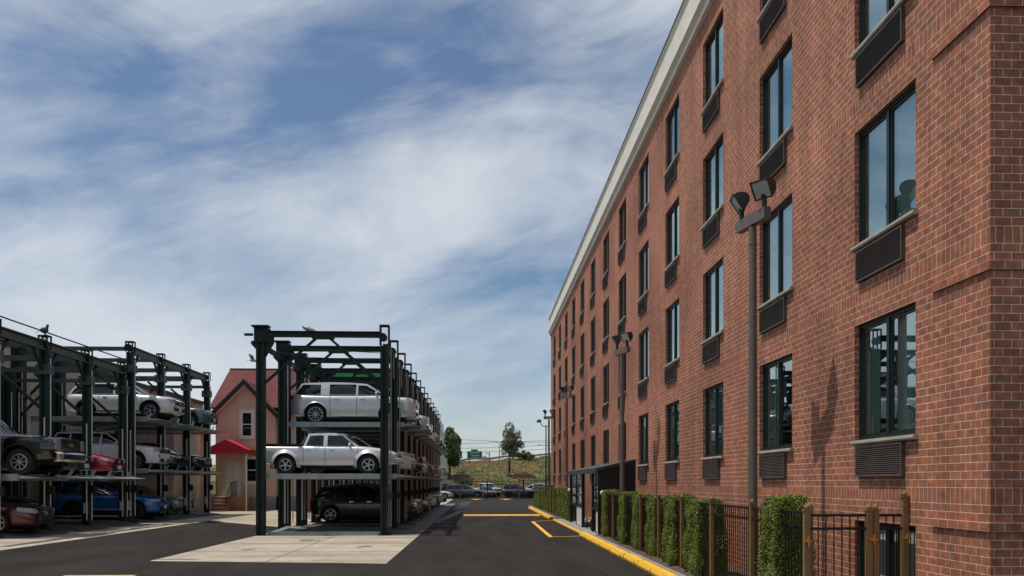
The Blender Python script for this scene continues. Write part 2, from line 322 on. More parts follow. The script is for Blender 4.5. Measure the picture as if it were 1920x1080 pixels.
# asphalt with drifting tone, patches and a little grit
def asphalt_nodes():
    m=M['asphalt'];N,L=nodes(m);b=N['Principled BSDF'];r=N[m['_ramp']]
    tc=N.new('ShaderNodeTexCoord')
    mp=N.new('ShaderNodeMapping');mp.inputs['Scale'].default_value=(1.3,.22,1);L.new(tc.outputs['Object'],mp.inputs[0])
    n=N.new('ShaderNodeTexNoise');n.inputs['Scale'].default_value=.9;n.inputs['Detail'].default_value=8;L.new(mp.outputs[0],n.inputs[0])
    v=N.new('ShaderNodeTexVoronoi');v.inputs['Scale'].default_value=2.2;L.new(tc.outputs['Object'],v.inputs[0])
    vr=N.new('ShaderNodeMapRange');vr.inputs[1].default_value=.018;vr.inputs[2].default_value=.03;vr.inputs[3].default_value=1;vr.inputs[4].default_value=0;L.new(v.outputs['Distance'],vr.inputs[0])
    vc=N.new('ShaderNodeSeparateColor');L.new(v.outputs['Color'],vc.inputs[0])
    lt=N.new('ShaderNodeMath');lt.operation='LESS_THAN';lt.inputs[1].default_value=.2;L.new(vc.outputs[0],lt.inputs[0])
    fl=N.new('ShaderNodeMath');fl.operation='MULTIPLY';L.new(vr.outputs[0],fl.inputs[0]);L.new(lt.outputs[0],fl.inputs[1])
    mr=N.new('ShaderNodeMapRange');mr.inputs[1].default_value=.35;mr.inputs[2].default_value=.65;mr.inputs[3].default_value=.72;mr.inputs[4].default_value=1.35;L.new(n.outputs[0],mr.inputs[0])
    g=N.new('ShaderNodeTexNoise');g.inputs['Scale'].default_value=60;g.inputs['Detail'].default_value=2;L.new(tc.outputs['Object'],g.inputs[0])
    gr=N.new('ShaderNodeMapRange');gr.inputs[1].default_value=.35;gr.inputs[2].default_value=.65;gr.inputs[3].default_value=.75;gr.inputs[4].default_value=1.3;L.new(g.outputs[0],gr.inputs[0])
    m1=N.new('ShaderNodeMath');m1.operation='MULTIPLY';L.new(mr.outputs[0],m1.inputs[0]);L.new(gr.outputs[0],m1.inputs[1])
    mu=N.new('ShaderNodeMix');mu.data_type='RGBA';mu.blend_type='MULTIPLY';mu.inputs[0].default_value=1;L.new(r.outputs[0],mu.inputs[6]);L.new(m1.outputs[0],mu.inputs[7])
    mx=N.new('ShaderNodeMix');mx.data_type='RGBA';L.new(fl.outputs[0],mx.inputs[0]);L.new(mu.outputs[2],mx.inputs[6]);mx.inputs[7].default_value=(.42,.40,.36,1);L.new(mx.outputs[2],b.inputs['Base Color'])
asphalt_nodes()
sheet('ground',-2500,2500,-60,2500,0,M['asphalt'])
def pad_nodes():
    m=M['concrete'];N,L=nodes(m);b=N['Principled BSDF'];r=N[m['_ramp']]
    tc=N.new('ShaderNodeTexCoord');mp=N.new('ShaderNodeMapping');mp.inputs['Scale'].default_value=(.18,1.1,1);L.new(tc.outputs['Object'],mp.inputs[0])
    n=N.new('ShaderNodeTexNoise');n.inputs['Scale'].default_value=.8;n.inputs['Detail'].default_value=9;n.inputs['Roughness'].default_value=.7;L.new(mp.outputs[0],n.inputs[0])
    mr=N.new('ShaderNodeMapRange');mr.inputs[1].default_value=.38;mr.inputs[2].default_value=.62;mr.inputs[3].default_value=.78;mr.inputs[4].default_value=1.1;L.new(n.outputs[0],mr.inputs[0])
    g=N.new('ShaderNodeTexNoise');g.inputs['Scale'].default_value=2.6;g.inputs['Detail'].default_value=8;L.new(tc.outputs['Object'],g.inputs[0])
    gr=N.new('ShaderNodeMapRange');gr.inputs[1].default_value=.58;gr.inputs[2].default_value=.74;gr.inputs[3].default_value=1;gr.inputs[4].default_value=.62;L.new(g.outputs[0],gr.inputs[0])
    m1=N.new('ShaderNodeMath');m1.operation='MULTIPLY';L.new(mr.outputs[0],m1.inputs[0]);L.new(gr.outputs[0],m1.inputs[1])
    mu=N.new('ShaderNodeMix');mu.data_type='RGBA';mu.blend_type='MULTIPLY';mu.inputs[0].default_value=1;L.new(r.outputs[0],mu.inputs[6]);L.new(m1.outputs[0],mu.inputs[7]);L.new(mu.outputs[2],b.inputs['Base Color'])
pad_nodes()
M['strip']=mat('painted shade concrete strip',(.13,.12,.105),.9,var=.35,vscale=1.2)  # concrete with the lift's shade put into its base colour
pb=MB();pb.add([(-8.4,20.75,.004),(-2.3,19.85,.004),(-2.3,76,.004),(-8.4,76,.004)],[(0,1,2,3)]);tag(pb.build('concrete_pad',M['concrete']),kind='structure')
sheet('concrete_pad',-8.4,-3.2,76,98,.004,M['concrete'])
sheet('painted_shade_strip',-3.45,-2.28,31.2,75.5,.008,M['strip'])  # dark sheet over the pad, painted to stand for the lift's shade
sheet('concrete_yard',-40,-12,2,36,.004,M['concrete'])
sheet('concrete_yard',-40,-8.4,36,76,.004,M['concrete'])
# joints cut in the slabs
jb=MB()
for y in (23.3,26.4,29.4): jb.box(-8.35,-2.32,y,y+.025,.0045,.0085)
jb.box(-5.4,-5.375,20.4,30.3,.0045,.0085)
tag(jb.build('slab_joints',mat('slab joint tar',(.10,.085,.07),.9)),kind='structure')
# painted lines
lb=MB()
def pline(p,q,w):
    p=Vector((*p,0));q=Vector((*q,0));d=(q-p).normalized();n=Vector((-d.y,d.x,0))*w/2;z=Vector((0,0,.008))
    lb.add([p-n+z,q-n+z,q+n+z,p+n+z],[(0,1,2,3)])
pline((2.62,29.3),(2.72,40.9),.17);pline((2.55,29.25),(4.0,29.85),.12);pline((2.7,40.9),(4.0,42.5),.12)
tag(lb.build('parking_bay_lines',M['yellow_worn'],fix=False),kind='structure')
def hump(name,x0,x1,y,w,h,label):
    b=MB();n=8;prof=[(-w/2,0)]+[(-w/2*math.cos(math.pi*i/n),h*math.sin(math.pi*i/n)+.004) for i in range(1,n)]+[(w/2,0)]
    b.prism([(y+a,z) for a,z in prof],'x',x0,x1)
    return tag(b.build(name,M['yellow_worn'],smooth=40),label,'speed bump')
hump('speed_bump',-.95,3.65,48.5,.55,.075,'long yellow speed bump across the lane in the middle distance')
hump('speed_bump',-8.6,-7.15,16.95,.5,.07,'yellow speed bump just in front of the camera at the bottom left')
for x,l in ((-.35,'left'),(3.2,'right')):
    b=MB();y=95.5
    b.add([(x-.75,y,.03),(x+.75,y,.03),(x+.6,y+1.8,.03),(x-.6,y+1.8,.03)],[(0,1,2,3)]);b.add([(x-.35,y-2.2,.03),(x+.25,y-2.2,.03),(x+.25,y,.034),(x-.35,y,.034)],[(0,1,2,3)])
    tag(b.build('painted_arrow',M['yellow_worn']),kind='structure')
# tar seam across the lane
tb=MB()
for (p,q,w) in (((-2.2,31.5),(1.0,33),.05),((-2.25,40),(-1.2,58),.5),((-1.6,60),(-1.3,84),.9),((3.2,10),(2.4,27),.05)):
    p=Vector((*p,.004));q=Vector((*q,.004));d=(q-p).normalized();n=Vector((-d.y,d.x,0))*w/2;tb.add([p-n,q-n,q+n,p+n],[(0,1,2,3)])
tag(tb.build('tar_patches',mat('fresh tar',(.011,.0105,.011),.6,var=.3,vscale=2),fix=False),kind='structure')
# hairline cracks and oil stains
rc=random.Random(5);cb=MB()
for (x,y,a_,n_) in((-6.5,18.2,.2,16),(-1.5,22,1.2,20),(1.2,19,1.9,14),(.5,34,1.4,22),(2.6,24,1.7,12),(-4.5,17.2,2.7,14),(-10.5,26,1.3,18),(1.6,55,1.5,22)):
    p=Vector((x,y,0))
    for k in range(n_):
        a_+=rc.uniform(-.45,.45);q=p+Vector((math.cos(a_),math.sin(a_),0))*rc.uniform(.15,.35);d=(q-p).normalized();n2=Vector((-d.y,d.x,0))*rc.uniform(.004,.011)
        cb.add([Vector((v_.x,v_.y,gz(v_.x)+.006)) for v_ in(p-n2,q-n2,q+n2,p+n2)],[(0,1,2,3)]);p=q
tag(cb.build('asphalt_cracks',mat('dark crack line',(.006,.0055,.005),.9),fix=False),kind='structure')  # cracks drawn as thin strips of one dark tone
sb_=MB()
for (x,y,rx,ry,z) in((-7.75,21.15,.55,.22,.009),(-5.9,27.9,.35,.5,.009),(-3.6,25.2,.22,.35,.009),(-6.9,24.2,.18,.22,.009)):
    pts=[(x+rx*math.cos(t)*(1+.25*math.sin(3*t+x)+.15*math.sin(7*t+y)),y+ry*math.sin(t)*(1+.25*math.sin(2*t+y)+.12*math.sin(5*t)),z) for t in [2*math.pi*i/28 for i in range(28)]]
    sb_.add(pts,[tuple(range(28))])
tag(sb_.build('oil_stains',mat('oil stained concrete',(.20,.175,.14),.8,var=.3,vscale=5),fix=False),kind='structure')
# walkway, planting bed
b=MB();b.box(4.06,5.78,29.3,42.8,-.05,.07);tag(b.build('walkway',M['concrete_grey']),kind='structure')
b=MB();b.box(3.90,4.06,29.9,42.6,-.05,.05);tag(b.build('painted_kerb_edge',M['yellow_worn']),kind='structure')
def bed(y0,y1,nm='planting_bed'):
    nx,ny=8,int((y1-y0)*4);b=MB();rr=random.Random(int(y0))
    vs=[(4.14+1.64*i/nx,y0+(y1-y0)*j/ny,.07+rr.random()*.06) for j in range(ny+1) for i in range(nx+1)]
    b.add(vs,[(j*(nx+1)+i,j*(nx+1)+i+1,(j+1)*(nx+1)+i+1,(j+1)*(nx+1)+i) for j in range(ny) for i in range(nx)])
    tag(b.build(nm,M['mulch']),kind='structure')
    c=MB();c.box(4.04,4.14,y0,y1,-.05,.13);tag(c.build('bed_edging',M['concrete_grey']),kind='structure')
bed(8.5,29.28);bed(42.82,66)
# yellow kerb blocks
def kerb_block(L=1.83):
    b=MB();prof=[(3.74,.03),(3.74,.06),(3.79,.15),(3.95,.155),(4.0,.10),(4.0,.03)]
    b.prism([(x,z) for x,z in prof],'y',.012,L-.012)
    for k in range(5):
        y=.05+k*(L-.3)/4; b.box(3.745,3.995,y,y+.2,0,.03)
    return b
kb=kerb_block().build('kerb_block',M['yellow'],smooth=25)
def place_kerbs(y0,n,label,grp,first):
    for k in range(n):
        o=kb if (k==0 and first) else inst(kb)
        o.location=(R.uniform(-.015,.015),y0+1.83*k,R.uniform(0,.006)); o.rotation_euler=(0,0,R.uniform(-.004,.004))
        tag(o,label,'kerb',grp)
place_kerbs(11.6,10,'chipped yellow kerb block in the near row along the iron fence, before the porch','near yellow kerb blocks',True)
place_kerbs(43.2,10,'yellow kerb block in the far row beyond the porch','far yellow kerb blocks',False)
# ================================================================== brick building
BX=5.8;BY0=8.86;BY1=64.8;WY=10.42;WP=4.205;WW=1.73;ZT=13.95
bld=tag(empty('brick_building',(BX,BY0,0)),'long four storey red brick building with cream cornice and rows of dark windows','building')
def bpart(mb,name,m,parent=bld,smooth=None,uv=None):
    o=mb.build(name,m,parent,smooth)
    if uv: setuv(o,uv)
    o.matrix_parent_inverse=Matrix.Translation((-BX,-BY0,0)) if parent is bld else Matrix()
    return o
wins=[(WY+WP*n,WY+WP*n+WW,2.65+2.98*r,4.42+2.98*r,n,r) for n in range(13) for r in range(4)]
wins.append((10.42,12.15,.12,1.42,0,-1))
def facade():
    ys=sorted({BY0,BY1,*[w[0] for w in wins],*[w[1] for w in wins]});zs=sorted({-.3,ZT,*[w[2] for w in wins],*[w[3] for w in wins]})
    b=MB();hole={}
    for j in range(len(ys)-1):
        yc=(ys[j]+ys[j+1])/2
        for k in range(len(zs)-1):
            zc=(zs[k]+zs[k+1])/2
            if any(w[0]<yc<w[1] and w[2]<zc<w[3] for w in wins): continue
            b.add([(BX,ys[j],zs[k]),(BX,ys[j],zs[k+1]),(BX,ys[j+1],zs[k+1]),(BX,ys[j+1],zs[k])],[(0,1,2,3)])
    d=.2
    for (y0,y1,z0,z1,n,r) in wins:
        X=BX;b.add([(X,y0,z0),(X+d,y0,z0),(X+d,y0,z1),(X,y0,z1)],[(0,1,2,3)]);b.add([(X,y1,z0),(X,y1,z1),(X+d,y1,z1),(X+d,y1,z0)],[(0,1,2,3)])
        b.add([(X,y0,z1),(X+d,y0,z1),(X+d,y1,z1),(X,y1,z1)],[(0,1,2,3)]);b.add([(X,y0,z0),(X,y1,z0),(X+d,y1,z0),(X+d,y0,z0)],[(0,1,2,3)])
    # street end, far end and back
    b.add([(BX,BY0,-.3),(BX+20,BY0,-.3),(BX+20,BY0,ZT),(BX,BY0,ZT)],[(0,1,2,3)])
    b.add([(BX,BY1,-.3),(BX,BY1,ZT),(BX+20,BY1,ZT),(BX+20,BY1,-.3)],[(0,1,2,3)])
    b.add([(BX+20,BY0,-.3),(BX+20,BY1,-.3),(BX+20,BY1,ZT),(BX+20,BY0,ZT)],[(0,1,2,3)])
    b.add([(BX+.3,BY0,ZT),(BX+20,BY0,ZT),(BX+20,BY1,ZT),(BX+.3,BY1,ZT)],[(0,1,2,3)])
    o=b.build('wall',M['brick'],bld,fix=False);o.matrix_parent_inverse=Matrix.Translation((-BX,-BY0,0));setuv(o,walluv)
    return o
facade()
# projecting courses wrapping the corner, one per storey, and soldier headers
for r in range(-1,4):
    z=1.742-.298+2.98*(r+1);b=MB()
    b.box(BX-.035,BX-.001,BY0-.035,BY0+1.15,z,z+RH);b.box(BX-.001,BX+6,BY0-.035,BY0-.001,z,z+RH)
    o=bpart(b,'string_course',M['brick'],uv=walluv)
# cornice
b=MB()
prof=[(BX-.003,ZT-.02),(BX-.10,ZT),(BX-.10,ZT+.16),(BX-.22,ZT+.24),(BX-.22,ZT+.33),(BX-.12,ZT+.36),(BX-.12,ZT+1.22),(BX-.17,ZT+1.25),(BX-.17,ZT+1.31),(BX+.3,ZT+1.31),(BX+.3,ZT-.02)]
b.prism([(x,z) for x,z in prof],'y',BY0-.2,BY1+.12)
bpart(b,'cornice',M['cornice'])
b=MB();b.box(BX-.19,BX-.05,BY0-.22,BY1+.14,ZT+1.312,ZT+1.35);bpart(b,'cornice_flashing',M['fascia'])
# window prototype: local origin at sill centre, +x into the building
def window_proto(kind,h=1.77,w=WW):
    f=MB();y=w/2;t=.052;x0,x1=.07,.14
    f.box(x0,x1,-y,-y+t,0,h);f.box(x0,x1,y-t,y,0,h);f.box(x0,x1,-y+t,y-t,h-t,h);f.box(x0,x1,-y+t,y-t,0,t);f.box(x0,x1,-.036,.036,t,h-t)
    for s in(-1,1):
        a,c=(-y+t,-.036) if s<0 else (.036,y-t);q=.035;xx0,xx1=x0+.02,x1-.01
        f.box(xx0,xx1,a,a+q,t,h-t);f.box(xx0,xx1,c-q,c,t,h-t);f.box(xx0,xx1,a+q,c-q,h-t-q,h-t);f.box(xx0,xx1,a+q,c-q,t,t+q)
    fo=f.build('window',M['win_frame'])
    p=MB()
    for a,c in((-y+t,-.036),(.036,y-t)): p.add([(.112,a+.03,t+.03),(.112,a+.03,h-t-.03),(.112,c-.03,h-t-.03),(.112,c-.03,t+.03)],[(0,1,2,3)])
    p.build('pane',M['pane'],fo,fix=False)
    def drape(a,c,amp=.03,z0=.02,z1=h,x=.19,m='curtain'):
        d=MB();n=max(8,int((c-a)*36));vs=[]
        for i in range(n+1):
            yy=a+(c-a)*i/n;xx=x+amp*math.sin(yy*34+kind)+amp*.5*math.sin(yy*57)
            vs+=[(xx,yy,z0),(xx,yy,z1)]
        d.add(vs,[(2*i,2*i+1,2*i+3,2*i+2) for i in range(n)]);d.build('curtain',M[m],fo,smooth=60,fix=False)
    if kind==0: drape(-y,y,.015)
    elif kind==1: drape(-y,y*.15,.02);drape(y*.5,y)
    elif kind==2: drape(-y,-y*.45);drape(y*.4,y)
    elif kind==3: drape(-y,y,.02,z0=.35)
    s=MB();s.prism([(-.06,-.075),(-.075,-.05),(-.07,-.012),(.02,.0),(.07,.004),(.07,-.075)],'y',-y-.07,y+.0);
    sl_=s.build('sill',M['sill'],fo)
    return fo
protos=[window_proto(k) for k in range(4)]
wl=window_proto(2,1.30)
def ac_proto():
    g=MB();y=.67;z0,z1=-.58,-.115
    g.m=0;g.box(-.06,0,-y,-y+.025,z0,z1);g.box(-.06,0,y-.025,y,z0,z1);g.box(-.06,0,-y+.025,y-.025,z1-.02,z1);g.box(-.06,0,-y+.025,y-.025,z0,z0+.02)
    n=15
    for i in range(n):
        z=z0+.03+(z1-z0-.06)*i/(n-1);g.add([(-.058,-y+.025,z-.004),(-.058,y-.025,z-.004),(-.03,y-.025,z+.016),(-.03,-y+.025,z+.016)],[(0,1,2,3)]);g.add([(-.058,-y+.025,z-.009),(-.058,y-.025,z-.009),(-.058,y-.025,z-.004),(-.058,-y+.025,z-.004)],[(0,1,2,3)])
    g.m=1;g.box(-.025,-.004,-y+.025,y-.025,z0+.02,z1-.02)
    return g.build('air_conditioner_grille',[M['ac'],M['ac_in']],fix=False)
ac=ac_proto()
used=set();acused=False
Rw=random.Random(3)
for (y0,y1,z0,z1,n,r) in wins:
    if r<0: o=wl;o.parent=bld
    else:
        k=Rw.choice([0,0,0,0,0,3]) if r>0 else Rw.choice([1,2,2,1,0])
        if n==0 and r==0:k=1
        o=protos[k]
        if k in used: o=copy_tree(o,bld)
        else: used.add(k);o.parent=bld
    o.location=(0,(y0+y1)/2-BY0,z0)
    if r<0 or (r==0 and n in(5,6)): continue
    a=ac if not acused else inst(ac);acused=True;a.parent=bld;a.location=(0,(y0+y1)/2-BY0+.06,z0+(0 if r else .02))
# entrance porch in black steel
py0,py1,px0=29.6,39.2,4.42
def roofz(x): return 2.52+(x-px0)/(BX-px0)*.34
P=MB();P.prism([(px0,.07),(BX-.003,.07),(BX-.003,roofz(BX)-.05),(px0,roofz(px0)-.05)],'y',py0,py0+.07)
porch=bpart(P,'entrance_porch',M['iron'])
P=MB();P.box(px0-.01,BX-.01,py0-.012,py0,1.28,1.36);P.build('side_rail',M['iron'],porch)
for y in(29.68,31.3,34.4,38.9): P=MB();P.box(px0,px0+.12,y,y+.14,.07,2.46);P.build('post',M['iron'],porch)
for (ya,yb,z) in((29.83,31.29,1.9),(29.83,31.29,.95),(34.55,38.89,.95)): P=MB();P.box(px0,px0+.08,ya,yb,z,z+.08);P.build('glazing_bar',M['iron'],porch)
for y in(30.5,36.6): P=MB();P.box(px0+.02,px0+.07,y,y+.07,.07,2.4);P.build('mullion',M['iron'],porch)
b=MB();b.prism([(px0-.12,roofz(px0)-.16),(px0-.12,roofz(px0)+.02),(BX-.004,roofz(BX)+.02),(BX-.004,roofz(BX)-.05),(px0-.02,roofz(px0)-.06),(px0-.02,roofz(px0)-.16)],'y',py0-.1,py1+.1)
o=b.build('porch_roof',M['steel_mid'],porch);
b=MB()
for a,c,z0,z1 in((34.6,36.55,1.05,2.3),(36.7,38.85,1.05,2.3),(29.85,30.48,1.05,1.88),(30.58,31.28,1.05,2.4)): b.add([(px0+.05,a,z0),(px0+.05,a,z1),(px0+.05,c,z1),(px0+.05,c,z0)],[(0,1,2,3)])
b.build('porch_glass',M['pane'],porch,fix=False)
b=MB();b.box(px0+.03,px0+.055,34.62,36.5,.1,.93);b.build('white_panel',M['white'],porch)
b=MB();b.box(px0+.03,px0+.055,29.9,30.4,.12,.9);b.build('notice_board',M['white'],porch)
b=MB()
for (y,z,s) in((35.3,1.75,.4),(35.3,1.35,.4),(37.6,1.7,.5),(37.6,1.3,.4)):
    for q in range(4): b.box(px0+.035,px0+.046,y-s,y+s-.12*q,z-.07*q,z-.07*q+.028)
b.build('door_lettering',M['white'],porch)
# ================================================================== bench in the porch
bn=tag(empty('slatted_bench',(4.75,33.0,.07)),'orange slatted wooden bench with black legs inside the black porch','bench')
b=MB()
for k in range(4): b.box(-.25+.13*k,-.14+.13*k,-.75,.75,.43,.46)
b.build('seat',M['wood'],bn)
b=MB()
for k in range(3): b.box(.27,.30,-.75,.75,.55+.14*k,.66+.14*k)
b.build('backrest',M['wood'],bn)
for y in(-.6,.6):
    b=MB();b.box(-.24,-.19,y-.03,y+.03,0,.43);b.box(.22,.27,y-.03,y+.03,0,.95);b.box(-.24,.27,y-.03,y+.03,.38,.43);b.build('leg',M['iron'],bn)
# ================================================================== fences
def ball_post(h,x,y,name='post',parent=None,m='fence_post',w=.076):
    b=MB();b.box(x-w/2,x+w/2,y-w/2,y+w/2,.03,h);b.box(x-w/2-.012,x+w/2+.012,y-w/2-.012,y+w/2+.012,h,h+.025);b.sphere((x,y,h+.05),.042,8)
    return b.build(name,M[m],parent,smooth=40)
def pickets(y0,y1,x,parent,h=1.6,axis='y',step=.115):
    b=MB();n=max(2,int(round((y1-y0)/step)))
    def bx(a,c,z0,z1,t):
        if axis=='y': b.box(x-t,x+t,a,c,z0,z1)
        else: b.box(a,c,x-t,x+t,z0,z1)
    for z in(h-.02,h-.2,.16): bx(y0,y1,z-.018,z+.018,.016)
    for i in range(1,n):
        t=y0+(y1-y0)*i/n; bx(t-.0065,t+.0065,.1,h-.02,.0065)
    return b.build('picket_panel',M['iron'],parent)
def run_fence(ys,x,label):
    f=tag(empty('iron_fence',(0,0,0)),label,'fence')
    for y in ys: ball_post(1.64,x,y,'post',f)
    for a,c in zip(ys[:-1],ys[1:]): pickets(a+.045,c-.045,x,f)
    return f
FX=4.5
run_fence([10.75+2.29*k for k in range(9)],FX,'black iron fence with tan posts between the yellow kerb and the near brick wall')
run_fence([39.8+2.29*k for k in range(12)],FX,'black iron fence with tan posts in front of the far hedges beyond the porch')
g=tag(empty('iron_gate',(0,0,0)),'black barred gate on tan posts closing the strip beside the ground floor window','gate')
for x,h in((4.40,1.62),(5.255,1.62),(5.345,1.62)): ball_post(h,x,10.6,'post',g)
ball_post(1.80,5.745,10.6,'wall_post',g)
pickets(4.45,5.21,10.6,g,1.58,'x',.105);pickets(5.39,5.70,10.6,g,1.58,'x',.105)
b=MB()
for x,z in((5.30,1.22),(4.40,1.20),(5.76,1.24)): b.box(x-.05,x+.05,10.53,10.56,z,z+.02);b.box(x-.01,x+.01,10.52,10.56,z-.06,z+.08)
b.build('latch',M['gold'],g)
for y,lab in((29.07,'white globe lamp on the last near fence post beside the porch'),(39.8,'white globe lamp on the first fence post beyond the porch')):
    b=MB();b.sphere((FX,y,1.62),.10,12);b.box(FX-.03,FX+.03,y-.03,y+.03,1.45,1.54);tag(b.build('globe_lamp',M['white'],smooth=50),lab,'globe lamp')
# ================================================================== foliage
def leaves(pts,nrm,size,seed,elong=1.7,spread=.8):
    """one small leaf quad per point, loosely facing nrm"""
    g=np.random.default_rng(seed);n=len(pts)
    d=nrm+g.normal(0,spread,(n,3));d/=np.linalg.norm(d,axis=1)[:,None]+1e-9
    a=g.normal(0,1,(n,3));a-=d*(a*d).sum(1)[:,None];a/=np.linalg.norm(a,axis=1)[:,None]+1e-9;b=np.cross(d,a)
    s=size*g.uniform(.6,1.3,(n,1));a=a*s*elong/2;b=b*s/2
    v=np.stack([pts-a,pts+b*.9,pts+a,pts-b*.9],1).reshape(-1,3)
    return v
def leafmesh(name,v,mats,mi=None):
    n=len(v)//4;me=bpy.data.meshes.new(name);me.vertices.add(len(v));me.vertices.foreach_set('co',v.astype(np.float32).ravel())
    me.loops.add(n*4);me.loops.foreach_set('vertex_index',np.arange(n*4,dtype=np.int32));me.polygons.add(n);me.polygons.foreach_set('loop_start',np.arange(0,n*4,4,dtype=np.int32))
    for m in mats: me.materials.append(m)
    if mi is not None: me.polygons.foreach_set('material_index',mi.astype(np.int32))
    me.update();me.validate();return me
def hedge_mesh(w,l,h,n,seed,size=.055,taper=.86):
    g=np.random.default_rng(seed);P=[];Nn=[]
    areas=np.array([l*h,l*h,w*h,w*h,w*l]);k=g.choice(5,n,p=areas/areas.sum());u=g.uniform(-1,1,n);t=g.uniform(0,1,n)
    x=np.where(k==0,-w/2,np.where(k==1,w/2,u*w/2));y=np.where(k==2,-l/2,np.where(k==3,l/2,np.where(k<2,u*l/2,0)));z=t*h
    top=k==4;y=np.where(top,g.uniform(-1,1,n)*l/2,y);z=np.where(top,h,z)
    nx=np.where(k==0,-1,np.where(k==1,1,0));ny=np.where(k==2,-1,np.where(k==3,1,0));nz=np.where(top,1,.15)
    tp=1-(1-taper)*(z/h)**1.5;rnd=1-.12*np.clip((z/h-.9)/.1,0,1)**2
    x=x*tp*rnd;y=y*tp*rnd
    bump=.045*(np.sin(y*9+z*5+seed)+np.sin(x*8-z*7+y*4)+np.sin(z*13+seed*2)*.6)
    j=g.normal(0,.022,(n,3))+np.stack([nx,ny,nz],1)*(bump[:,None]*.38-np.abs(g.normal(0,.035,(n,1))))
    pts=np.stack([x,y,z],1)+j;pts[:,2]=np.maximum(pts[:,2],.02)
    mi=(g.uniform(0,1,n)<(.05+.10*(np.sin(z*4+y*6+seed)>.75))).astype(int)
    return leafmesh('hedge_leaves',leaves(pts,np.stack([nx*1.,ny*1.,nz+.2],1).astype(float),size,seed,1.7,.42),[M['leaf'],M['leaf_dead']],mi)
def hedge(x,y,w,l,h,me,label,group=None):
    root=tag(empty('clipped_hedge',(x,y,.09)),label,'hedge',group)
    root.scale=(R.uniform(.92,1.08),R.uniform(.9,1.1),R.uniform(.95,1.04));root.rotation_euler=(R.uniform(-.02,.02),R.uniform(-.025,.025),R.uniform(-.08,.08))
    o=link(bpy.data.objects.new('foliage',me),root)
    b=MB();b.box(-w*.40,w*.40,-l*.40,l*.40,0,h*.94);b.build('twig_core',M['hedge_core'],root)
    return root
big=hedge_mesh(.58,.66,1.66,42000,1,.020);hedge(4.66,12.0,.58,.66,1.66,big,'tall clipped green hedge nearest the camera, right of the first lamp post')
hm=[hedge_mesh(.60,.85,1.55,36000,s,.022) for s in(2,3)]
for i,(y,lab) in enumerate(((16.45,'clipped green hedge second from the gate, left of the first lamp post'),(18.55,'third clipped hedge from the gate pushing through the fence'),(20.6,'fourth clipped hedge from the gate pushing through the fence'),(22.65,'fifth clipped hedge from the gate, just before the second lamp post'),(24.8,'sixth clipped hedge from the gate, beside the second lamp post'),(28.3,'clipped hedge against the black side wall of the porch'))):
    hedge(4.70,y,.60,.85,1.55,hm[i%2],lab,'clipped hedges behind the near fence')
fm=hedge_mesh(.62,1.75,1.55,14000,5,.04)
for k in range(11): hedge(4.74,41.0+2.29*k,.7,1.7,1.5,fm,'clipped hedge in the far row behind the iron fence beyond the porch','far hedge row')
# ================================================================== flood light posts
def flood_head(parent,loc,aim,tilt,roll=0):
    S_=.74
    b=MB();n=10;pr=[(.16,-.20),(.16,.20)]+[(.16-.34*math.sin(math.pi*i/n)*1.0,.20*math.cos(math.pi*i/n)) for i in range(1,n)]
    b.prism([(x,z) for x,z in pr],'y',-.21,.21)
    for a in((-.225,-.2),(.2,.225)): b.box(.155,.185,a[0],a[1],-.215,.215)
    b.box(.155,.185,-.2,.2,.19,.215);b.box(.155,.185,-.2,.2,-.215,-.19)
    o=b.build('flood_head',M['lamp_dark'],parent,smooth=35)
    o.location=loc;o.scale=(.62,S_,S_);o.rotation_euler=(0,tilt,math.atan2(aim[1],aim[0]))
    l=MB();l.box(.161,.166,-.195,.195,-.185,.185);l.build('lens',M['lamp_lens'],o)
    return o
def flood_post(x,y,h,label,d=(.22,-.92)):
    r=tag(empty('flood_light_post',(x,y,0)),label,'lamp post')
    b=MB();b.cyl((0,0,.05),(0,0,h-.12),.082,.066,20);b.cyl((0,0,h-.42),(0,0,h-.40),.074,.074,20);b.box(-.16,.16,-.16,.16,.03,.09);b.build('pole',M['lamp_pole'],r,smooth=40)
    v=Vector((d[0],d[1],0)).normalized();b=MB();b.beam((-v*.43)+Vector((0,0,h)),(v*.43)+Vector((0,0,h)),.13,.19);o=b.build('cross_bar',M['lamp_pole'],r)
    for s,aim in((1,(-.80,-.62)),(-1,(-1,.15))):
        c=v*.34*s+Vector((0,0,h+.095));k=MB();k.cyl(c,c+Vector((0,0,.2)),.045,.04,10);k.sphere((c.x,c.y,c.z+.2),.06,10);k.build('knuckle',M['lamp_dark'],r,smooth=40)
        flood_head(r,(c.x,c.y,c.z+.34),aim,rad(32))
    return r
flood_post(4.62,13.36,6.44,'nearest tall double flood light post, rising between fence and near brick wall')
flood_post(4.68,26.1,6.32,'second double flood light post from the camera, rising just before the porch',(.3,-.9))
flood_post(4.80,43.9,6.75,'third double flood light post, rising just beyond the porch',(.5,-.8))
flood_post(4.80,55.2,6.5,'fourth and farthest double flood light post, near the end of the brick building',(.7,-.7))
r=tag(empty('gooseneck_lamp',(6.0,72,0)),'slim black lamp post with one curved arm beyond the end of the brick building','lamp post')
b=MB();b.cyl((0,0,0),(0,0,7.2),.07,.05,12);b.build('pole',M['iron'],r,smooth=40)
b=MB();b.tube([(.35,0,7.1),(-.2,0,7.08),(-.42,0,7.22),(-.5,0,7.45),(-.52,0,7.6)],.035);b.build('arm',M['iron'],r,smooth=40)
b=MB();b.lathe([(.02,.22),(.16,.16),(.24,.0),(.22,-.05),(0,-.05)],(-.62,0,7.5),(-.25,0,1),14);b.build('lamp_head',M['iron'],r,smooth=40)
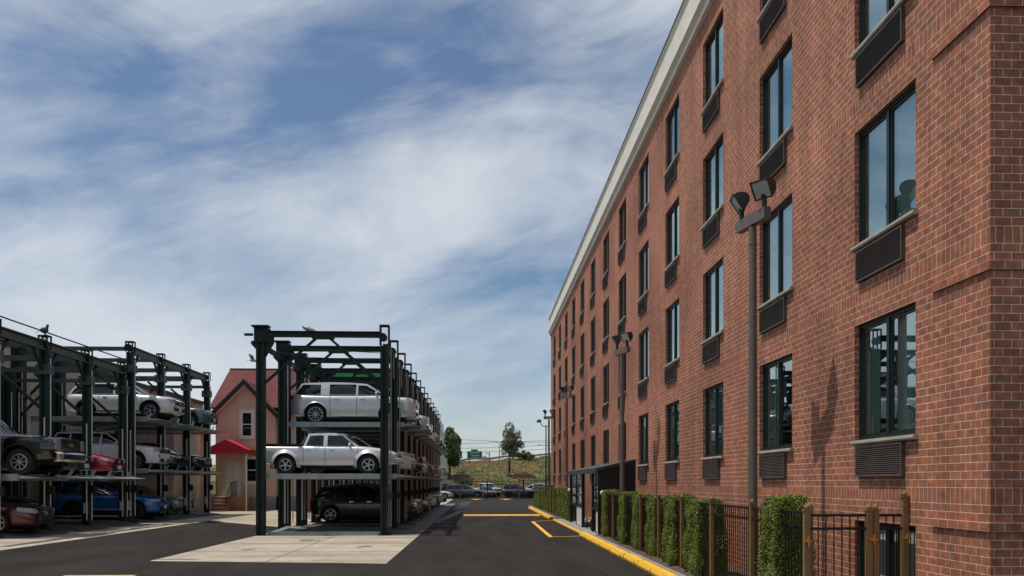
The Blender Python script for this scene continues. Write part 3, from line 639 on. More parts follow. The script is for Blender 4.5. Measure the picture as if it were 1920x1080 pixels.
b=MB();b.box(5.15,5.6,60.0,60.5,.1,1.75);b.box(5.12,5.63,59.97,60.53,1.75,1.8);b.box(5.14,5.15,60.2,60.3,.9,1.0);tag(b.build('utility_cabinet',M['teal']),'teal utility cabinet at the far end of the brick wall','cabinet')
# ================================================================== vehicles
def lerp(a,b,t): return a+(b-a)*t
def interp(pts,x):
    if x<=pts[0][0]: return pts[0][1]
    for (a,b),(c,d) in zip(pts[:-1],pts[1:]):
        if x<=c: return b+(d-b)*(x-a)/(c-a) if c>a else d
    return pts[-1][1]
def smooth_interp(pts):
    # monotone-ish cubic through points
    n=len(pts);xs=[p[0] for p in pts];ys=[p[1] for p in pts];m=[0]*n
    for i in range(1,n-1):
        a=(ys[i]-ys[i-1])/(xs[i]-xs[i-1]);b=(ys[i+1]-ys[i])/(xs[i+1]-xs[i]);m[i]=0 if a*b<=0 else 2*a*b/(a+b)
    m[0]=(ys[1]-ys[0])/(xs[1]-xs[0]);m[-1]=(ys[-1]-ys[-2])/(xs[-1]-xs[-2])
    def f(x):
        if x<=xs[0]: return ys[0]
        if x>=xs[-1]: return ys[-1]
        i=max(j for j in range(n) if xs[j]<=x);i=min(i,n-2);h=xs[i+1]-xs[i];t=(x-xs[i])/h
        return (2*t**3-3*t*t+1)*ys[i]+(t**3-2*t*t+t)*h*m[i]+(-2*t**3+3*t*t)*ys[i+1]+(t**3-t*t)*h*m[i+1]
    return f
class Car:
    """sp: L,W,deck[(x,z)],bot[(x,z)],plan_f,plan_r (corner rounding lengths), gh:(rear base,rear top,front top,front base), zr roof, wheels xr,xf,r"""
    def __init__(s,sp):
        s.sp=sp;s.L=sp['L'];s.W=sp['W'];s.deck=smooth_interp(sp['deck']);s.bot=smooth_interp(sp['bot'])
    def hw(s,x):
        sp=s.sp;H=s.W/2;f,r=sp.get('pf',.75),sp.get('pr',.6);kf,kr=sp.get('kf',.30),sp.get('kr',.2)
        w=H
        if x>s.L-f: w-=H*kf*((x-(s.L-f))/f)**2.6
        if x<r: w-=H*kr*((r-x)/r)**2.6
        return w
    SEC=((.80,0),(.93,.03),(.965,.12),(.99,.30),(1.0,.50),(.995,.68),(.985,.80),(.955,.90),(.90,.965),(.80,1.0))
    def side(s,x,z):
        b,t=s.bot(x),s.deck(x);u=(z-b)/max(.05,t-b);return s.hw(x)*interp([(q,p) for p,q in s.SEC],min(1,max(0,u)))
    def xfront(s,y):
        lo,hi=s.L*.6,s.L
        if s.hw(s.L)>=abs(y)/.97: return s.L
        for _ in range(30):
            m=(lo+hi)/2
            if s.hw(m)*.97>abs(y): lo=m
            else: hi=m
        return lo
    def xrear(s,y):
        lo,hi=0,s.L*.4
        if s.hw(0)>=abs(y)/.97: return 0
        for _ in range(30):
            m=(lo+hi)/2
            if s.hw(m)*.97>abs(y): hi=m
            else: lo=m
        return hi
    def body_mb(s):
        sp=s.sp;b=MB();xs=sorted(set([round(s.L*i/44,4) for i in range(45)]+[round(s.L-.04*k,4) for k in range(1,5)]+[round(.04*k,4) for k in range(1,4)]));n=len(s.SEC);k=2*n+1
        for x in xs:
            z0,z1=s.bot(x),s.deck(x);h=z1-z0;w=s.hw(x);cr=sp.get('crown',.03)
            e=1.0
            row=[(w*p,z0+h*q) for p,q in s.SEC]
            ring=[(-y,z) for y,z in row]+[(0,z1+cr)]+[(y,z) for y,z in reversed(row)]
            b.v+=[(x,y,z) for y,z in ring]
        m=len(xs)
        for i in range(m-1):
            for j in range(k): 
                a=i*k+j;c=i*k+(j+1)%k;b.f.append((a,c,c+k,a+k));b.mi.append(0)
        b.f.append(tuple(range(k)));b.mi.append(0);b.f.append(tuple(range(m*k-1,(m-1)*k-1,-1)));b.mi.append(0)
        return b
    # greenhouse surface
    def ghx(s,t):
        g0,g1,g2,g3=s.sp['gh'];return lerp(g0,g1,t**.95),lerp(g3,g2,t**.92)
    def zb(s,x): return s.deck(x)-.05
    def ghz(s,x,t):
        zr=s.sp['zr'];g0,g1,g2,g3=s.sp['gh'];c=(g1+g2)/2+s.sp.get('rpeak',0);hl=(g2-g1)/2+.4
        top=zr-s.sp.get('arch',.05)*((x-c)/hl)**2
        base=s.sp.get('belt',s.deck((g1+g2)/2))-.04
        return lerp(base,top,t)
    def ghw(s,t): 
        return lerp(s.W/2*s.sp.get('bw',.93),s.W/2*s.sp.get('rw',.70),t**1.25)
    def gh_ring(s,t,off=0,n=7):
        x0,x1=s.ghx(t);w=s.ghw(t)+off;x0-=off;x1+=off;bf,br=.13*(1-t*.5),.05;pts=[]
        for i in range(n+1):
            u=-1+2*i/n;pts.append((x1+bf*(1-u*u)-.13*(1-t*.5)*0,u*w*.93))
        for i in range(1,12): pts.append((lerp(x1-.05,x0+.05,i/12),w*(1-.07*(abs(i/6-1))**4)))
        for i in range(n+1):
            u=1-2*i/n;pts.append((x0-br*(1-u*u),u*w*.93))
        for i in range(1,12): pts.append((lerp(x0+.05,x1-.05,i/12),-w*(1-.07*(abs(i/6-1))**4)))
        return [(x,y,s.ghz(x,t)) for x,y in pts]
    def gh_mb(s,b):
        T=[0,.2,.45,.7,.88,.96,1.0];rings=[s.gh_ring(t) for t in T]
        last=rings[-1];cx=sum(p[0] for p in last)/len(last)
        rings.append([(cx+(x-cx)*.93,y*.82,z+.03) for x,y,z in last]);rings.append([(cx+(x-cx)*.7,y*.45,z+.05) for x,y,z in last])
        k=len(last);base=len(b.v)
        for r in rings: b.v+=r
        for i in range(len(rings)-1):
            for j in range(k): a=base+i*k+j;c=base+i*k+(j+1)%k;b.f.append((a,c,c+k,a+k));b.mi.append(0)
        e=base+(len(rings)-1)*k;b.f.append(tuple(range(e,e+k)));b.mi.append(0)
    def ysurf(s,x,z,sg,off=.01):
        t=min(1,max(0,(z-s.ghz(x,0))/(s.ghz(x,1)-s.ghz(x,0))));x0,x1=s.ghx(t);w=s.ghw(t)
        i=6*(1-abs((x-(x0+x1)/2)/max(.1,(x1-x0-.1)/2)));u=min(1,abs(x-(x0+x1)/2)/max(.1,(x1-x0-.1)/2))
        return sg*(w*(1-.07*u**4)+off)
def xz_panel(car,poly,sg,off=.010,surf='gh',nz=5):
    """panel following the side surface; poly: (x_low,x_high) spans at rising z -> grid"""
    b=MB();nx=8;vs=[]
    for (z,xa,xb) in poly:
        for i in range(nx+1):
            x=lerp(xa,xb,i/nx)
            y=car.ysurf(x,z,sg,off) if surf=='gh' else sg*(car.side(x,z)+off)
            vs.append((x,y,z))
    m=len(poly);b.add(vs,[(j*(nx+1)+i,j*(nx+1)+i+1,(j+1)*(nx+1)+i+1,(j+1)*(nx+1)+i) for j in range(m-1) for i in range(nx)])
    return b
def wheel_meshes(r,w,style,rimr):
    t=MB();pr=[(rimr,-w/2+.01),(rimr+.01,-w/2),(r-.035,-w/2),(r-.01,-w/2+.03),(r,-w/2+.06),(r,w/2-.06),(r-.01,w/2-.03),(r-.035,w/2),(rimr+.01,w/2),(rimr,w/2-.01),(rimr-.02,w/2-.05),(rimr-.02,-w/2+.05),(rimr,-w/2+.01)]
    t.lathe(pr,(0,0,0),(0,-1,0),28);tm=t.mesh('wheel',M['rubber'],40)
    q=MB();y=-w/2
    q.m=0;q.lathe([(rimr,.012),(rimr+.004,.0),(rimr-.022,-.004),(rimr-.03,.02)],(0,y,0),(0,1,0),28)
    ns={'five':5,'ten':10,'six':6,'steel':8}[style]
    for i in range(ns):
        a=2*math.pi*i/ns;wd=rimr*{5:.30,10:.13,6:.26,8:.2}[ns];pts=[];
        for (rr_,ww) in((.05,wd*.62),(rimr-.015,wd*(.55 if ns!=5 else .75))):
            for sg in(-1,1): pts.append((rr_,sg*ww/2))
        ca,sa=math.cos(a),math.sin(a)
        def P(p,yy): return (p[0]*ca-p[1]*sa,yy,p[0]*sa+p[1]*ca)
        o=[P(pts[0],y+.012),P(pts[1],y+.012),P(pts[3],y+.004),P(pts[2],y+.004)];bk=[P(pts[0],y+.05),P(pts[1],y+.05),P(pts[3],y+.04),P(pts[2],y+.04)]
        q.add(o+bk,[(0,1,2,3),(7,6,5,4),(0,4,5,1),(1,5,6,2),(2,6,7,3),(3,7,4,0)])
    q.lathe([(0,.0),(.055,.004),(.065,.03)],(0,y,0),(0,1,0),14)
    q.m=1;q.lathe([(0,.055),(rimr-.02,.06)],(0,y,0),(0,1,0),20)
    return tm,q
WH={}
def wheels(car,root,style='five',mt='alloy'):
    sp=car.sp;r=sp['r'];rr=sp.get('rim',r*.66);key=(round(r,3),round(rr,3),style,mt)
    if key not in WH:
        tm,q=wheel_meshes(r,sp.get('tw',.235),style,rr);WH[key]=(tm,q.mesh('rim',[M[mt],M['ac_in']],35))
    tm,rm=WH[key]
    for x in(sp['xr'],sp['xf']):
        for sg in(-1,1):
            o=link(bpy.data.objects.new('wheel',tm),root);o.location=(x-car.L/2,sg*(car.W/2-sp.get('tw',.235)/2-.03),r);o.rotation_euler=(0,0.3*x,0 if sg<0 else math.pi)
            link(bpy.data.objects.new('rim',rm),o)
def bool_arches(o,car):
    sp=car.sp;c=MB();r=sp['r']*sp.get('arch_r',1.17)
    for x in(sp['xr'],sp['xf']):
        for sg in(-1,1): c.cyl((x,sg*(car.W/2+.2),sp['r']*1.04),(x,sg*(car.W/2-.36),sp['r']*1.04),r,r,28)
    cm=c.mesh('cut',[M['black'],M['black']]);
    for p in cm.polygons: p.material_index=1
    co_=bpy.data.objects.new('cut',cm);link(co_)
    md=o.modifiers.new('b','BOOLEAN');md.object=co_;md.operation='DIFFERENCE';md.solver='EXACT'
    dg=bpy.context.evaluated_depsgraph_get();me=bpy.data.meshes.new_from_object(o.evaluated_get(dg));o.modifiers.clear();old=o.data;o.data=me
    bpy.data.objects.remove(co_);me.shade_smooth();me.set_sharp_from_angle(angle=rad(38))
def make_car(sp,pm):
    """one vehicle at the origin facing +x; the root is returned"""
    car=Car(sp);root=empty(sp['name']);L=car.L;sh=-L/2
    def part(mb,name,m,parent=root,sm=None,fix=True):
        for i,v in enumerate(mb.v): mb.v[i]=(v[0]+sh,v[1],v[2])
        return mb.build(name,m,parent,sm,fix=fix)
    b=car.body_mb();lo=b.build('tmp',[pm,M['black']]);bool_arches(lo,car)
    g=MB();car.gh_mb(g);gm=g.mesh('g',[pm,M['black']],38)
    bm=bmesh.new();bm.from_mesh(lo.data);bm.from_mesh(gm)
    for v in bm.verts: v.co.x+=sh
    me=bpy.data.meshes.new('body');bm.to_mesh(me);bm.free();me.materials.append(pm);me.materials.append(M['black']);me.shade_smooth();me.set_sharp_from_angle(angle=rad(38))
    bpy.data.objects.remove(lo);body=link(bpy.data.objects.new('body',me),root);body['painted']=1
    g0,g1,g2,g3=sp['gh']
    # side glass
    ts=(.10,.35,.62,.86)
    for sg in(-1,1):
        for (fa,fb,rk,fk) in sp['glass']:
            poly=[]
            for t in ts:
                x0,x1=car.ghx(t);a=x0+.10 if fa is None else fa+(0 if not rk else 0);c=x1-.12 if fb is None else fb
                a=max(a,x0+.10);c=min(c,x1-.12)
                if c<a+.02: c=a+.02
                xm=(a+c)/2;poly.append((car.ghz(xm,t),a,c))
            part(xz_panel(car,poly,sg),'side_window',M['carglass'],fix=False,sm=30)
    # windscreen, rear window
    for front in(True,False):
        v=MB();vs=[];ts2=(.07,.3,.55,.8,.93)
        for t in ts2:
            x0,x1=car.ghx(t);w=car.ghw(t)
            for i in range(9):
                u=-1+2*i/8;y=u*w*.86;uu=u*.86/.93;x=(x1+.13*(1-t*.5)*(1-uu*uu)+.014) if front else (x0-.05*(1-uu*uu)-.014)
                vs.append((x,y,car.ghz(x1 if front else x0,t)+.004))
        v.add(vs,[(j*9+i,j*9+i+1,j*9+i+10,j*9+i+9) for j in range(4) for i in range(8)])
        part(v,'windscreen' if front else 'rear_window',M['carglass'],sm=40,fix=False)
    # wheels and arch lips
    wheels(car,root,sp.get('wheel','five'),sp.get('wmat','alloy'))
    if sp.get('clad',True):
        for x in(sp['xr'],sp['xf']):
            for sg in(-1,1):
                v=MB();n=18;ri=sp['r']*sp.get('arch_r',1.17);ro=ri+sp.get('lip',.045);vs=[]
                for i in range(n+1):
                    a=math.pi*(-.08+1.16*i/n);
                    for rr_,of_ in((ri-.004,.016+sp.get('flare',0)),(ro,.016 if not sp.get('flare') else .002)):
                        xx=x+rr_*math.cos(a);zz=sp['r']*1.04+rr_*math.sin(a);vs.append((xx,sg*(car.side(min(L,max(0,xx)),zz)+of_),zz))
                v.add(vs,[(2*i,2*i+1,2*i+3,2*i+2) for i in range(n)])
                o=part(v,'wheel_arch',M['black'] if sp.get('lipm') is None else pm,fix=False,sm=30)
                if sp.get('lipm') is not None: o['painted']=1
    # sills / lower cladding
    if sp.get('sillh',.0):
        for sg in(-1,1):
            xa,xb=sp['xr']+sp['r']*1.2,sp['xf']-sp['r']*1.2;z0=car.bot(L/2)
            part(xz_panel(car,[(z0+.01,xa,xb),(z0+sp['sillh']*.5,xa,xb),(z0+sp['sillh'],xa,xb)],sg,.012,'lo'),'sill_trim',M['black'],fix=False)
    # door shut lines and handles
    for sg in(-1,1):
        v=MB();zt=car.deck(L/2)-.03;z0=car.bot(L/2)+.10
        for x in sp['seams']:
            v=MB();nn=14;zz=[lerp(z0,zt,q/nn) for q in range(nn+1)];vs=[]
            for z in zz:
                for d in(-.008,.008): vs.append((x+d,sg*(car.side(x,z)+.006),z))
            v.add(vs,[(2*i,2*i+1,2*i+3,2*i+2) for i in range(nn)]);part(v,'door_seam',M['ac_in'],fix=False)
        for x in sp['handles']:
            h=MB();z=car.deck(x)-sp.get('hdrop',.16);y=sg*(car.side(x,z)+.02);h.box(x-.10,x+.10,y-.018,y+.018,z-.02,z+.02);part(h,'door_handle',M['chrome'] if sp.get('chrome_handle') else pm,sm=30)
        # mirrors
        mx=sp['mirror'];z=car.ghz(mx,.12);y=sg*(car.W/2*.93+.12);h=MB();h.sphere((mx,y,z+.03),.1,10,(.62,1.05,.75));h.box(mx-.03,mx+.03,sg*(car.W/2*.85),y,z-.05,z-.01)
        o=part(h,'mirror',sp.get('mirrorm') and M[sp['mirrorm']] or pm,sm=50);o['painted']=0 if sp.get('mirrorm') else 1
    # front face
    def fpanel(y0,y1,z0,z1,off=.015,ny=8,slant=0,zs=3,lean=0):
        q_=car.W/2*.90;y0=max(-q_,min(q_,y0));y1=max(-q_,min(q_,y1))
        v=MB();vs=[]
        for k in range(zs+1):
            t=k/zs
            for i in range(ny+1):
                y=lerp(y0,y1,i/ny);zz=lerp(z0,z1,t)+slant*abs(y)
                vs.append((car.xfront(y)+off-lean*t,y,zz))
        v.add(vs,[(j*(ny+1)+i,j*(ny+1)+i+1,(j+1)*(ny+1)+i+1,(j+1)*(ny+1)+i) for j in range(zs) for i in range(ny)]);return v
    def rpanel(y0,y1,z0,z1,off=.015,ny=6):
        q_=car.W/2*.90;y0=max(-q_,min(q_,y0));y1=max(-q_,min(q_,y1))
        v=MB();vs=[]
        for z in(z0,(z0+z1)/2,z1):
            for i in range(ny+1): y=lerp(y0,y1,i/ny);vs.append((car.xrear(y)-off,y,z))
        v.add(vs,[(j*(ny+1)+i,j*(ny+1)+i+1,(j+1)*(ny+1)+i+1,(j+1)*(ny+1)+i) for j in range(2) for i in range(ny)]);return v
    gy,gz0,gz1=sp['grille']
    part(fpanel(-gy,gy,gz0,gz1,.02),'grille',M['ac_in'],sm=30,fix=False)
    v=MB();ns=sp.get('slats',4)
    for k in range(ns):
        z=lerp(gz0+.02,gz1-.02,k/max(1,ns-1))
        q=fpanel(-gy,gy,z-sp.get('slw',.011),z+sp.get('slw',.011),.034,8,0,1);v.add(q.v,q.f)
    if sp.get('gframe',True):
        for y in(-gy,gy-.03): q=fpanel(y,y+.03,gz0,gz1,.032,1,0,1);v.add(q.v,q.f)
    part(v,'grille_bars',M[sp.get('slm','chrome')],sm=30,fix=False)
    e=MB();ez=(gz0+gz1)/2;ex=car.xfront(0)+.05
    if sp.get('badge')=='bow': e.box(ex-.01,ex+.01,-.14,.14,ez-.022,ez+.022);e.box(ex-.009,ex+.011,-.06,.06,ez-.05,ez+.05)
    elif sp.get('badge')=='oval': 
        e.lathe([(.05,0),(.062,.01),(.062,-.01),(.05,0)],(ex,0,ez),(1,0,0),16);e.box(ex-.006,ex+.006,-.035,-.02,ez-.04,ez+.04);e.box(ex-.006,ex+.006,.02,.035,ez-.04,ez+.04);e.box(ex-.006,ex+.006,-.03,.03,ez-.006,ez+.006)
    else: e.lathe([(.0,.012),(.045,.01),(.05,0)],(ex,0,ez),(1,0,0),14)
    part(e,'emblem',M['gold' if sp.get('badge')=='bow' else 'emblem'],sm=40)
    hy0,hy1,hz0,hz1=sp['lamps'];sl_=sp.get('lslant',0)
    for sg in(-1,1):
        part(fpanel(sg*hy0,sg*hy1,hz0-sl_*hy0,hz1-sl_*hy0,.022,6,sl_),'headlight',M['lens'],sm=30,fix=False)
        if sp.get('drl'): part(fpanel(sg*lerp(hy0,hy1,.55),sg*hy1,hz0+.02-sl_*hy0,lerp(hz0,hz1,.45)-sl_*hy0,.028,4,sl_,1),'turn_signal',M['amber'],sm=30,fix=False)
        if sp.get('fog'): fz=sp['fog'];part(fpanel(sg*car.W*.30,sg*car.W*.40,fz-.06,fz+.06,.02,4,.10),'fog_lamp',M['black'],sm=30,fix=False)
    iy,iz0,iz1=sp['intake'];part(fpanel(-iy,iy,iz0,iz1,.02),'lower_grille',M['ac_in'],sm=30,fix=False)
    if sp.get('bumper'):
        bz0,bz1,bm_=sp['bumper'];q=MB();Wb=car.W/2*.93;n=10;pts=[]
        for i in range(n+1):
            y=-Wb+2*Wb*i/n;x=max(car.xfront(min(abs(y),car.W/2*.9)),L-.32);pts.append((x,y))
        vs=[];
        for z,dx in((bz0,.03),(lerp(bz0,bz1,.25),.12),(lerp(bz0,bz1,.8),.14),(bz1,.07)):
            for x,y in pts: vs.append((x+dx,y,z))
        k=n+1;q.add(vs,[(j*k+i,j*k+i+1,(j+1)*k+i+1,(j+1)*k+i) for j in range(3) for i in range(n)]);part(q,'front_bumper',pm if bm_=='paint' else M[bm_],sm=40,fix=False)
    if sp.get('plate'):
        p=MB();z=sp['plate_z'];off=.16 if sp.get('bumper') else .03;p.box(L+off,L+off+.01,-.155,.155,z-.075,z+.075);part(p,'number_plate',M[sp['plate']])
    # rear
    ty0,ty1,tz0,tz1=sp['tail']
    for sg in(-1,1): 
        part(rpanel(sg*ty0,sg*ty1,tz0,tz1,.02),'taillight',M['taillens'],sm=30,fix=False)
        part(xz_panel(car,[(tz0,.02,.16),(tz1,.02,.16)],sg,.012,'lo'),'taillight',M['taillens'],sm=30,fix=False)
    part(rpanel(-.5,.5,car.bot(0)+.05,car.bot(0)+.22,.02),'rear_bumper',M['black'],sm=30,fix=False)
    if sp.get('rails'):
        for sg in(-1,1):
            q=MB();xa,xb=g1+.2,g2-.25;w=car.ghw(1)*.86;q.tube([(xa-.1,sg*w,car.ghz(xa,1)+.02),(xa,sg*w,car.ghz(xa,1)+.08),((xa+xb)/2,sg*w,car.ghz((xa+xb)/2,1)+.085),(xb,sg*w,car.ghz(xb,1)+.08),(xb+.1,sg*w,car.ghz(xb,1)+.02)],.018,6);part(q,'roof_rail',M[sp.get('railm','black')],sm=40)
    if sp.get('bed'):
        x0,x1=sp['bed'];q=MB();z=car.deck((x0+x1)/2)+.035;q.box(x0,x1,-car.W/2*.78,car.W/2*.78,z-.01,z+.004);part(q,'bed_liner',M['black'])
        for sg in(-1,1):
            q=MB();q.box(x0-.04,x1,sg*car.W/2*.78,sg*car.W/2*.93,z-.01,z+.035);o=part(q,'bed_rail',M['black'],sm=30)
    q=MB();q.box(.5,L-.5,-car.W*.36,car.W*.36,car.bot(L/2)-.09,car.bot(L/2)+.05)
    for x in(sp['xr'],sp['xf']): q.cyl((x,-car.W/2+.2,sp['r']),(x,car.W/2-.2,sp['r']),.06,.06,8)
    part(q,'underbody',M['ac_in'])
    root['len']=L
    return root
def place(root,x,y,z,rz=0,label=None,group=None,cat='car',pm=None,copy=False,s=1.0):
    o=copy_tree(root) if copy else root
    o.location=(x,y,z);o.rotation_euler=(0,0,rz);o.scale=(s,s,s)
    tag(o,label,cat,group)
    if pm is not None:
        for c in o.children:
            if c.get('painted')==1:
                c.material_slots[0].link='OBJECT';c.material_slots[0].material=pm
    return o
# ---- vehicle kinds (metres, x from the tail)
def suv(name,L=4.9,W=1.95,zr=1.74,belt=1.16,hood=1.09,nose=.93,r=.385,**k):
    sp=dict(name=name,L=L,W=W,zr=zr,belt=belt,
      deck=[(0,belt-.12),(.08,belt-.02),(.35,belt),(L-1.75,belt),(L-1.45,hood+.01),(L-.75,hood-.03),(L-.3,nose+.05),(L-.08,nose-.06),(L,nose-.16)],
      bot=[(0,.46),(.12,.38),(.7,.30),(L/2,.26),(L-.8,.28),(L-.15,.30),(L,.36)],
      gh=(.12,.42,L-2.35,L-1.38),xr=.98,xf=L-.96,r=r,rim=r*.66,seams=(1.65,L-2.42,L-1.42),handles=(1.95,L-2.2),mirror=L-1.75,
      glass=[(None,1.05,0,0),(1.12,L*.5-.42+.35,0,0),(L*.5,None,0,0)],
      grille=(.42,.68,.86),lamps=(.48,.86,.72,.86),intake=(.55,.36,.52),plate='plate',plate_z=.48,tail=(.55,.93,.85,1.08),rails=True,sillh=.13,fog=.50,lslant=.06,clad=True,pf=.8,arch=.08,rw=.73,lip=.05)
    sp.update(k);return sp
def sedan(name,L=4.8,W=1.84,zr=1.45,belt=.93,hood=.94,nose=.74,r=.33,**k):
    sp=dict(name=name,L=L,W=W,zr=zr,belt=belt,
      deck=[(0,belt-.10),(.06,belt+.03),(.6,belt+.05),(1.2,belt+.02),(L-1.9,belt+.0),(L-1.5,hood),(L-.8,hood-.06),(L-.35,nose+.06),(L-.08,nose-.06),(L,nose-.15)],
      bot=[(0,.40),(.12,.30),(.7,.22),(L/2,.19),(L-.8,.20),(L-.15,.22),(L,.28)],
      gh=(.62,1.35,L-2.55,L-1.42),xr=1.02,xf=L-.95,r=r,rim=r*.68,seams=(1.75,L-2.55,L-1.5),handles=(1.95,L-2.3),mirror=L-1.95,arch=.04,
      glass=[(None,1.55,0,0),(1.6,L*.5+.05,0,0),(L*.5+.13,None,0,0)],
      grille=(.36,.50,.70),lamps=(.42,.84,.58,.70),intake=(.55,.25,.40),plate='plate',plate_z=.38,tail=(.5,.88,.74,.90),rails=False,sillh=0,fog=.36,lslant=.10,clad=False,pf=.95,kf=.34)
    sp.update(k);return sp
def truck(name,L=5.9,W=2.03,zr=1.92,belt=1.28,hood=1.30,nose=1.22,r=.41,**k):
    sp=dict(name=name,L=L,W=W,zr=zr,belt=belt,
      deck=[(0,belt-.03),(.05,belt),(2.0,belt),(L-2.1,belt),(L-1.7,hood),(L-.7,hood-.04),(L-.25,nose-.02),(L-.06,nose-.07),(L,nose-.14)],
      bot=[(0,.62),(.15,.54),(.8,.48),(L/2,.45),(L-.8,.46),(L-.1,.50),(L,.56)],
      gh=(1.85,2.05,L-2.65,L-1.72),xr=1.3,xf=L-1.05,r=r,rim=r*.62,tw=.27,seams=(1.9,L-2.85,L-1.75),handles=(2.25,L-2.6),mirror=L-2.1,kf=.10,pf=.5,pr=.25,kr=.05,
      glass=[(None,L-2.95,0,0),(L-2.85,None,0,0)],
      grille=(.62,.80,1.14),lamps=(.66,.95,.82,1.12),intake=(.5,.52,.62),plate=None,plate_z=.6,tail=(.84,.99,.92,1.22),rails=False,sillh=0,clad=True,lip=.05,bumper=(.50,.76,'chrome'),bed=(.12,1.8),slats=7,badge='bow',arch_r=1.22)
    sp.update(k);return sp
P_={}
def pcol(n): return P_[n]
for n,c,mt,ro in(('silver',(.60,.61,.62),.3,.3),('pearl white',(.70,.70,.68),.1,.25),('bright white',(.78,.78,.77),0,.25),('dark green',(.030,.048,.040),.3,.25),('black',(.006,.006,.007),.1,.15),('deep red',(.20,.008,.014),.35,.25),('crimson',(.34,.012,.02),.3,.25),('ocean blue',(.010,.13,.42),.3,.25),('teal grey',(.075,.12,.13),.5,.28),('slate grey',(.10,.11,.12),.5,.28),('mid grey',(.17,.18,.185),.55,.3),('champagne',(.36,.31,.24),.5,.3),('navy',(.012,.02,.045),.4,.2),('olive',(.07,.075,.045),.4,.3),('maroon',(.09,.012,.014),.4,.25)):
    P_[n]=paint(n,c,mt,ro)
# ================================================================== parking lifts
def hpost(x,y,z0,z1,w=.31,d=.28,flip=False):
    b=MB();b.box(x-w/2,x-.05,y-d/2,y+d/2,z0,z1);b.box(x+.05,x+w/2,y-d/2,y+d/2,z0,z1);b.box(x-.05,x+.05,y-.05,y+.05,z0,z1)
    b.box(x-w/2-.08,x+w/2+.08,y-d/2-.09,y+d/2+.09,z0,z0+.03);return b
def cage(x,y,z,w=.36,d=.34,h=.5):
    b=MB();t=.045
    for a in(x-w/2,x+w/2-t):
        for c in(y-d/2,y+d/2-t): b.box(a,a+t,c,c+t,z,z+h-t)
    b.box(x-w/2-.005,x+w/2+.005,y-d/2-.005,y+d/2+.005,z+h-t,z+h)
    b.cyl((x-.06,y-.14,z+h*.42),(x-.06,y+.14,z+h*.42),.15,.15,14);return b
def platform(x0,x1,y0,y1,z,m,parent,name='platform'):
    b=MB();b.box(x0+.3,x1-.55,y0+.1,y1-.1,z-.10,z)
    b.add([(x1-.551,y0+.1,z),(x1,y0+.25,z-.06),(x1,y1-.25,z-.06),(x1-.551,y1-.1,z),(x1-.551,y0+.1,z-.1),(x1,y0+.25,z-.075),(x1,y1-.25,z-.075),(x1-.551,y1-.1,z-.1)],[(0,1,2,3),(7,6,5,4),(0,4,5,1),(1,5,6,2),(2,6,7,3)])
    for y in(y0,y1-.1): b.box(x0,x1-.55,y,y+.1,z-.16,z+.05)
    n=int((y1-y0)/.3)
    for i in range(1,n): y=y0+.1+(y1-y0-.2)*i/n; b.box(x0+.4,x1-.6,y-.03,y+.03,z+.001,z+.018)
    o=b.build(name,m,parent)
    return o
def stops(x,y0,y1,z,parent):
    for y in(y0+.5,y1-.6):
        for dx,sgn in((0,1),(.0,-1)):
            b=MB();b.beam((x,y+.06*sgn,z),(x+.12,y+.06*sgn+.10,z+.22),.02,.02);b.build('wheel_stop',M['cyl'],parent)
